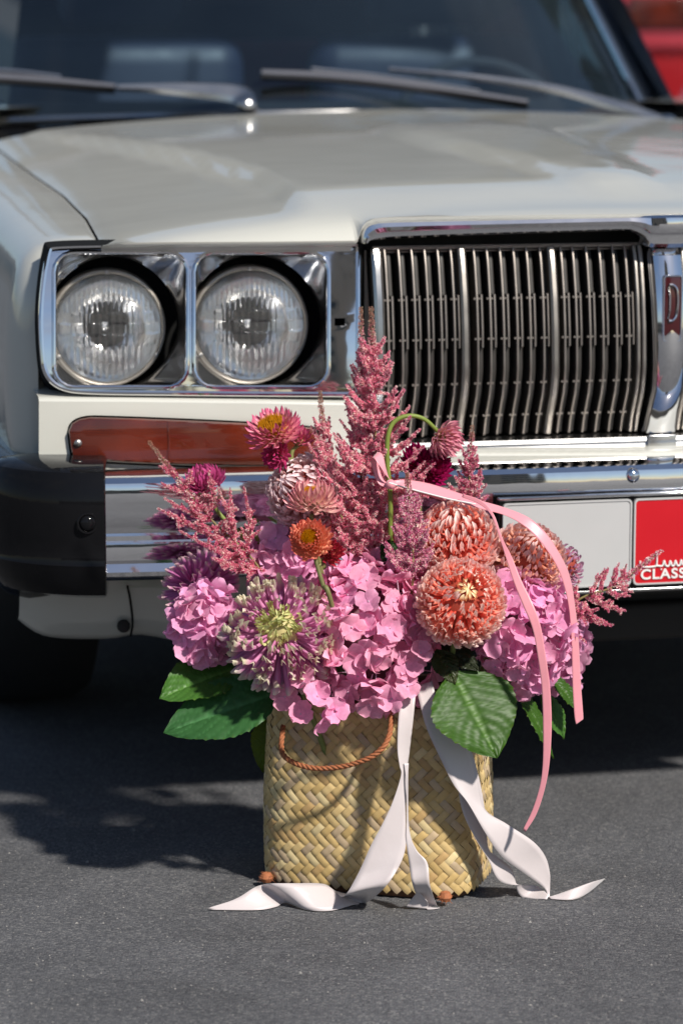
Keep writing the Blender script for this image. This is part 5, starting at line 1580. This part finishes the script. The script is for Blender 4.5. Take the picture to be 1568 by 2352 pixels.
j = P(668, 1060, -0.298)
stem(e, [b, P(745, 1330, -0.30), P(697, 1200, -0.30), P(676, 1120, -0.30), j], 0.0036, 0.0032, STEMC)
stem(e, [j, P(672, 1035, -0.298), P(686, 1022, -0.296)], 0.0028, 0.0022, (0.22, 0.24, 0.08))
stem(e, [j, P(655, 1040, -0.30), P(640, 1010, -0.30)], 0.0026, 0.0022, STEMC)
stem(e, [j, P(655, 1052, -0.302), P(642, 1050, -0.303)], 0.0024, 0.002, STEMC)
strawflower(e, c1, (-0.28, -0.35, 0.85), 0.031, PK, (0.55, 1.5), 90, YEL, 0.55, rs)
strawflower(e, c2, (0.25, -0.25, 0.92), 0.021, PK, (0.05, 1.2), 46, None, 0.3, rs, (0.95, 0.7, 0.9))
strawflower(e, c3, (-0.35, -0.85, -0.05), 0.022, MG, (0.05, 1.45), 60, None, 0.3, rs)
e = straw_thing('closed rosy pink strawflower dome on the drooping astilbe side of the basket', 22)
c = P(470, 1106, -0.285)
stem(e, [e.location, P(620, 1300, -0.285), P(560, 1235, -0.285), P(500, 1175, -0.285), P(487, 1130, -0.285)], 0.0034, 0.0024, (0.20, 0.26, 0.06))
strawflower(e, c, (-0.30, -0.25, 0.92), 0.026, RS, (0.05, 1.35), 95, (0.42, 0.10, 0.16), 0.45, rs)
e = straw_thing('pale pink cup-shaped strawflower above the orange strawflower', 23)
c = P(718, 1148, -0.345)
stem(e, [e.location, P(735, 1300, -0.34), P(716, 1215, -0.343), P(716, 1180, -0.345)], 0.003, 0.0025, STEMC)
strawflower(e, c, (0.05, -0.18, 0.98), 0.031, PALEB, (0.12, 1.45), 95, YEL, 0.42, rs)
e = straw_thing('orange red strawflower with a yellow heart and a closed red bud beside it', 24)
c = P(712, 1240, -0.40)
stem(e, [e.location, P(770, 1420, -0.40), P(742, 1345, -0.402), P(726, 1290, -0.40), P(716, 1255, -0.398)], 0.0032, 0.0026, (0.16, 0.16, 0.06))
strawflower(e, c, (-0.10, -0.88, 0.45), 0.027, ORG_B, (0.22, 1.2), 140, (0.95, 0.50, 0.015), 0.34, rs, (1.15, 1.12, 1.1), dz=0.56)
c = P(760, 1268, -0.392)
stem(e, [P(729, 1300, -0.40), P(745, 1292, -0.395), P(755, 1278, -0.392)], 0.0022, 0.002, STEMC)
strawflower(e, c, (0.45, -0.75, 0.3), 0.020, RED, (0.05, 1.25), 60, None, 0.3, rs)
e = straw_thing('pink strawflower nodding from a hooked green stem', 25)
c = P(1022, 1010, -0.315)
stem(e, [e.location, P(900, 1560, -0.30), P(905, 1380, -0.315), P(900, 1290, -0.325), P(896, 1220, -0.33), P(896, 1140, -0.335), P(889, 1060, -0.335), P(891, 1000, -0.333), P(906, 968, -0.33), P(938, 955, -0.327), P(972, 962, -0.323), P(1000, 986, -0.318), P(1008, 996, -0.317)], 0.0034, 0.0026, (0.17, 0.22, 0.04))
strawflower(e, c, (0.72, -0.38, -0.45), 0.029, LIGHT, (0.3, 1.5), 100, None, 0.4, rs)
e = straw_thing('pair of dark crimson strawflowers behind the hooked green stem', 26)
for (x, y, yy, ax, r) in ((958, 1056, -0.29, (-0.3, -0.4, 0.85), 0.026), (992, 1076, -0.305, (0.35, -0.75, 0.35), 0.029)):
    c = P(x, y, yy)
    stem(e, [e.location, P(950, 1250, -0.29), P(955, 1130, yy + 0.01), c], 0.0026, 0.0022, STEMC)
    strawflower(e, c, ax, r, CRIM, (0.05, 1.4), 85, None, 0.3, rs)

# astilbe
def sides(n, t0, t1, l0, l1, a0, a1, seed, asym=1.0):
    r = random.Random(seed); out = []
    for i in range(n):
        t = t0 + (t1 - t0) * i / max(1, n - 1)
        f = i / max(1, n - 1)
        ln = (l0 + (l1 - l0) * f) * r.uniform(0.8, 1.15)
        an = a0 + (a1 - a0) * f + r.gauss(0, 7)
        side = (i % 2)
        out.append((t + r.uniform(-0.01, 0.01), an if side else 180 - an, ln * (asym if side else 1), r.uniform(-0.6, 0.3)))
        if i % 3 == 0: out.append((t, 90 + r.uniform(-40, 40), ln * 0.55, -0.9))
    return out
astilbe((852, 706, -0.315), (872, 1300, -0.31), 'tallest pink astilbe plume, its green-tipped spire rising before the grille', 31, sides(36, 0.10, 0.86, 0.090, 0.022, 22, 50, 1), 0.0120, 0.34, 1900)
astilbe((828, 706, -0.29), (835, 1240, -0.285), 'slim astilbe spire standing close against the tallest plume', 32, sides(20, 0.20, 0.80, 0.055, 0.014, 35, 60, 2), 0.0095, 0.34, 1700)
astilbe((734, 897, -0.31), (815, 1290, -0.315), 'pink astilbe plume leaning towards the amber turn signal', 33, sides(26, 0.05, 0.82, 0.064, 0.016, 35, 62, 3), 0.0098, 0.40, 1800, (-0.010, 0, -0.01))
astilbe((340, 1012, -0.305), (605, 1320, -0.315), 'drooping astilbe plume reaching out over the black bumper end', 34, [
    (0.80, 150, 0.020, -0.2), (0.74, 60, 0.022, -0.2), (0.68, 165, 0.032, -0.1), (0.64, 62, 0.040, 0.1), (0.60, 150, 0.026, -0.4), (0.55, 75, 0.045, -0.2), (0.50, 158, 0.055, -0.2), (0.45, 168, 0.030, -0.6), (0.40, 72, 0.050, 0.1),
    (0.36, 160, 0.080, -0.2), (0.30, 100, 0.066, -0.2), (0.26, 150, 0.045, -0.5), (0.20, 84, 0.075, 0.1), (0.16, 158, 0.085, -0.4), (0.10, 168, 0.055, -0.6), (0.04, 165, 0.062, -0.7)], 0.0092, 0.42, 1650, (0.006, 0, -0.014), base_col=(0.66, 0.16, 0.28))
astilbe((1084, 977, -0.27), (1072, 1180, -0.275), 'short astilbe spire beside the nodding strawflower, over the bumper', 35, sides(14, 0.05, 0.66, 0.036, 0.012, 30, 55, 5), 0.0088, 0.48, 1600, base_col=(0.64, 0.18, 0.32))
astilbe((1520, 1263, -0.27), (1300, 1400, -0.285), 'outstretched pink astilbe plume pointing at the red plate', 36, [
    (0.62, 95, 0.018, -0.2), (0.56, -35, 0.020, -0.2), (0.50, 88, 0.026, 0.0), (0.44, -20, 0.026, -0.2), (0.38, 80, 0.030, 0.1), (0.32, -30, 0.040, -0.2), (0.26, 70, 0.036, 0.0), (0.20, -50, 0.045, -0.3), (0.14, 95, 0.030, -0.2), (0.10, -35, 0.052, 0.1), (0.05, -75, 0.050, -0.1), (0.02, -100, 0.055, -0.2)], 0.0090, 0.50, 1600, (0.0, 0, -0.008), False, (0.68, 0.18, 0.31))
astilbe((935, 1085, -0.375), (948, 1330, -0.385), 'low mauve astilbe plume beside the coral chrysanthemum', 37, sides(18, 0.05, 0.74, 0.046, 0.014, 30, 60, 7), 0.0098, 0.36, 1800, base_col=(0.66, 0.22, 0.40))

# white ribbons (pixels measured in an enlarged view)
def Z(x, y): return (473.7 + x / 1.641, 1551.7 + y / 1.641)
def pr(ax, ay, bx, by, ya, yb): return (P(*Z(ax, ay), ya), P(*Z(bx, by), yb))
def pg(ax, ay, bx, by, lift=0.0, dy=0.0):
    """edge B rests on the road, edge A floats dy behind it"""
    B = G(*Z(bx, by), 0.0015 + lift); A = P(*Z(ax, ay), B.y + dy)
    if A.z < 0.0015: A = G(*Z(ax, ay), 0.0015)
    return (A, B)
tie = P(955, 1600, -0.42); tie.z = 0
wr = empty('white_ribbon', (tie.x, tie.y, 0.0), label='pale satin ribbon trailing over the basket and out past the spiky purple chrysanthemum side', cat='ribbon')
ribbon(wr, [pr(735, 60, 790, 55, -0.40, -0.40), pr(728, 110, 785, 110, -0.412, -0.410), pr(722, 190, 776, 195, -0.420, -0.416), pr(720, 280, 766, 280, -0.425, -0.418), pr(728, 340, 757, 345, -0.428, -0.420), pr(733, 378, 754, 378, -0.428, -0.421), pr(700, 480, 752, 470, -0.432, -0.427),
            pr(660, 565, 752, 570, -0.436, -0.432), pr(620, 640, 750, 650, -0.438, -0.438), pr(572, 745, 726, 718, -0.441, -0.446), pr(520, 830, 675, 795, -0.443, -0.452), pg(482, 812, 605, 855, 0.0, 0.012), pg(440, 785, 555, 864, 0, 0.014), pg(330, 783, 470, 886, 0, 0.016), pg(245, 784, 380, 884, 0, 0.016), pg(206, 790, 300, 857, 0, 0.008), pg(176, 802, 262, 872, 0, 0.006), pg(110, 842, 190, 884, 0, 0.008), pg(5, 877, 22, 883)], M['satin_white'], 'ribbon_tail', 8, 0.03)
ribbon(wr, [pr(744, 330, 762, 330, -0.425, -0.424), pr(752, 400, 760, 400, -0.428, -0.428), pr(754, 540, 764, 575, -0.432, -0.433), pr(752, 620, 790, 655, -0.436, -0.438), pr(765, 720, 832, 706, -0.440, -0.444), pr(777, 790, 842, 790, -0.444, -0.448), pg(803, 850, 868, 866, 0, 0.004), pg(832, 881, 879, 876)], M['satin_white'], 'ribbon_tail', 8, 0.03)
ribbon(wr, [pg(797, 812, 832, 850, 0.012, 0.0), pg(775, 840, 835, 868, 0.004), pg(752, 872, 832, 879)], M['satin_white'], 'ribbon_end', 5)
wr2 = empty('white_ribbon', (tie.x + 0.03, tie.y, 0.0), label='pale satin ribbon trailing under the broad green leaf and round beyond the basket side', cat='ribbon')
ribbon(wr2, [pr(790, 40, 850, 20, -0.395, -0.395), pr(805, 110, 870, 95, -0.410, -0.410), pr(830, 200, 905, 175, -0.417, -0.414), pr(880, 310, 985, 255, -0.421, -0.410), pr(932, 412, 1022, 390, -0.424, -0.408), pr(985, 480, 1048, 502, -0.424, -0.404), pr(1050, 592, 1132, 560, -0.418, -0.398), pr(1112, 682, 1230, 625, -0.405, -0.385), pr(1200, 748, 1276, 682, -0.385, -0.372), pr(1262, 792, 1293, 742, -0.372, -0.368), pr(1280, 812, 1294, 790, -0.370, -0.368), pg(1288, 832, 1294, 838, 0, 0), pg(1318, 826, 1312, 843, 0, 0.006), pg(1385, 802, 1378, 845, 0, 0.01), pg(1450, 779, 1432, 824, 0, 0.008), pg(1501, 765, 1496, 770)], M['satin_white'], 'ribbon_tail', 8, 0.03)
ribbon(wr2, [pr(955, 250, 985, 250, -0.405, -0.403), pr(965, 330, 1010, 320, -0.409, -0.402), pr(950, 420, 1038, 440, -0.414, -0.400), pr(966, 515, 1054, 555, -0.412, -0.394), pr(1012, 612, 1062, 650, -0.408, -0.392), pr(1060, 690, 1094, 682, -0.400, -0.390), pr(1112, 780, 1152, 732, -0.392, -0.384), pg(1238, 792, 1182, 831, 0, 0.008), pg(1290, 828, 1282, 844, 0, 0.003)], M['satin_white'], 'ribbon_tail', 8, 0.03)

# pink ribbon with its pin
pk = empty('pink_ribbon', P(895, 1110, -0.35), label='narrow pink satin ribbon knotted on the hooked stem and arching down over the flowers', cat='ribbon')
def q2(ax, ay, bx, by, ya, yb=None): return (P(ax, ay, ya), P(bx, by, ya if yb is None else yb))
ribbon(pk, [q2(900, 1106, 905, 1112, -0.348), q2(885, 1090, 893, 1098, -0.355, -0.35), q2(870, 1068, 886, 1076, -0.36, -0.352), q2(858, 1052, 878, 1044, -0.355, -0.348), q2(852, 1058, 864, 1042, -0.345, -0.340), q2(858, 1085, 872, 1080, -0.345, -0.338), q2(870, 1112, 882, 1104, -0.348, -0.342), q2(895, 1122, 900, 1110, -0.35, -0.346), q2(905, 1118, 906, 1108, -0.35)], M['satin_pink'], 'ribbon_loop', 8)
ribbon(pk, [q2(900, 1112, 900, 1104, -0.352), q2(930, 1120, 935, 1102, -0.355, -0.348), q2(985, 1136, 990, 1112, -0.358, -0.348), q2(1050, 1152, 1055, 1133, -0.362, -0.352), q2(1100, 1168, 1105, 1150, -0.366, -0.358), q2(1160, 1184, 1165, 1168, -0.372, -0.364), q2(1205, 1210, 1215, 1190, -0.380, -0.372), q2(1240, 1245, 1253, 1225, -0.384, -0.376), q2(1272, 1290, 1286, 1275, -0.382, -0.374), q2(1293, 1340, 1308, 1325, -0.374, -0.366), q2(1306, 1400, 1320, 1395, -0.366, -0.360), q2(1312, 1480, 1328, 1475, -0.358, -0.352), q2(1314, 1570, 1333, 1570, -0.350, -0.345), q2(1318, 1640, 1338, 1640, -0.346, -0.342), q2(1322, 1664, 1338, 1652, -0.345, -0.342)], M['satin_pink'], 'ribbon_tail', 8)
ribbon(pk, [q2(1060, 1142, 1062, 1134, -0.366), q2(1100, 1158, 1105, 1150, -0.372), q2(1128, 1185, 1133, 1181, -0.380), q2(1148, 1240, 1153, 1236, -0.395), q2(1162, 1285, 1174, 1278, -0.415), q2(1180, 1340, 1196, 1332, -0.432), q2(1202, 1395, 1222, 1385, -0.446), q2(1222, 1445, 1240, 1435, -0.452), q2(1234, 1510, 1252, 1503, -0.452), q2(1243, 1580, 1262, 1575, -0.448), q2(1246, 1660, 1266, 1660, -0.444), q2(1246, 1740, 1262, 1742, -0.440), q2(1240, 1800, 1252, 1805, -0.436), q2(1222, 1860, 1232, 1868, -0.432), q2(1200, 1906, 1206, 1911, -0.430)], M['satin_pink'], 'ribbon_tail', 8)
ribbon(pk, [q2(905, 1112, 910, 1104, -0.35), q2(945, 1130, 955, 1112, -0.345), q2(985, 1140, 1000, 1122, -0.342), q2(1020, 1152, 1030, 1140, -0.34)], M['satin_pink'], 'ribbon_fold', 6)
vf = dome(P(897, 1113, -0.354) - pk.location, (0, -1, 0), 0.006, 0.006, 14, 5)
mk('knot', vf, M['satin_pink'], pk)
mk('pin', tube([P(x, y, yy) - pk.location for x, y, yy in ((893, 1109, -0.364), (960, 1128, -0.366), (1030, 1146, -0.368), (1092, 1158, -0.370))], 0.0009, 6), M['plate_letter'], pk)

# loose grit on the asphalt
def grit():
    rnd = random.Random(9); V, Fc = [], []
    for i in range(900):
        px, py = rnd.uniform(-150, 1720), 1900 + 560 * rnd.random()
        p = G(px, py, 0.0); r = rnd.uniform(0.0006, 0.0016) * (1.6 if rnd.random() < 0.06 else 1)
        n = len(V); a0 = rnd.uniform(0, 6)
        for a in range(5): V.append(p + Vector((r * math.cos(a0 + a * 1.257) * rnd.uniform(.7, 1.3), r * math.sin(a0 + a * 1.257) * rnd.uniform(.7, 1.3), 0.0002)))
        V.append(p + Vector((0, 0, r * rnd.uniform(0.6, 1.2))))
        Fc += [(n + a, n + (a + 1) % 5, n + 5) for a in range(5)]
    o = mk('road_grit', (V, Fc), M['grit'], None, None); tag(o, 'scattered pale grains of grit lying on the asphalt', 'grit', kind='stuff')
M['grit'] = simple('grit_stone', (0.22, 0.21, 0.20), 0.8, var=0.5, vscale=60)
grit()
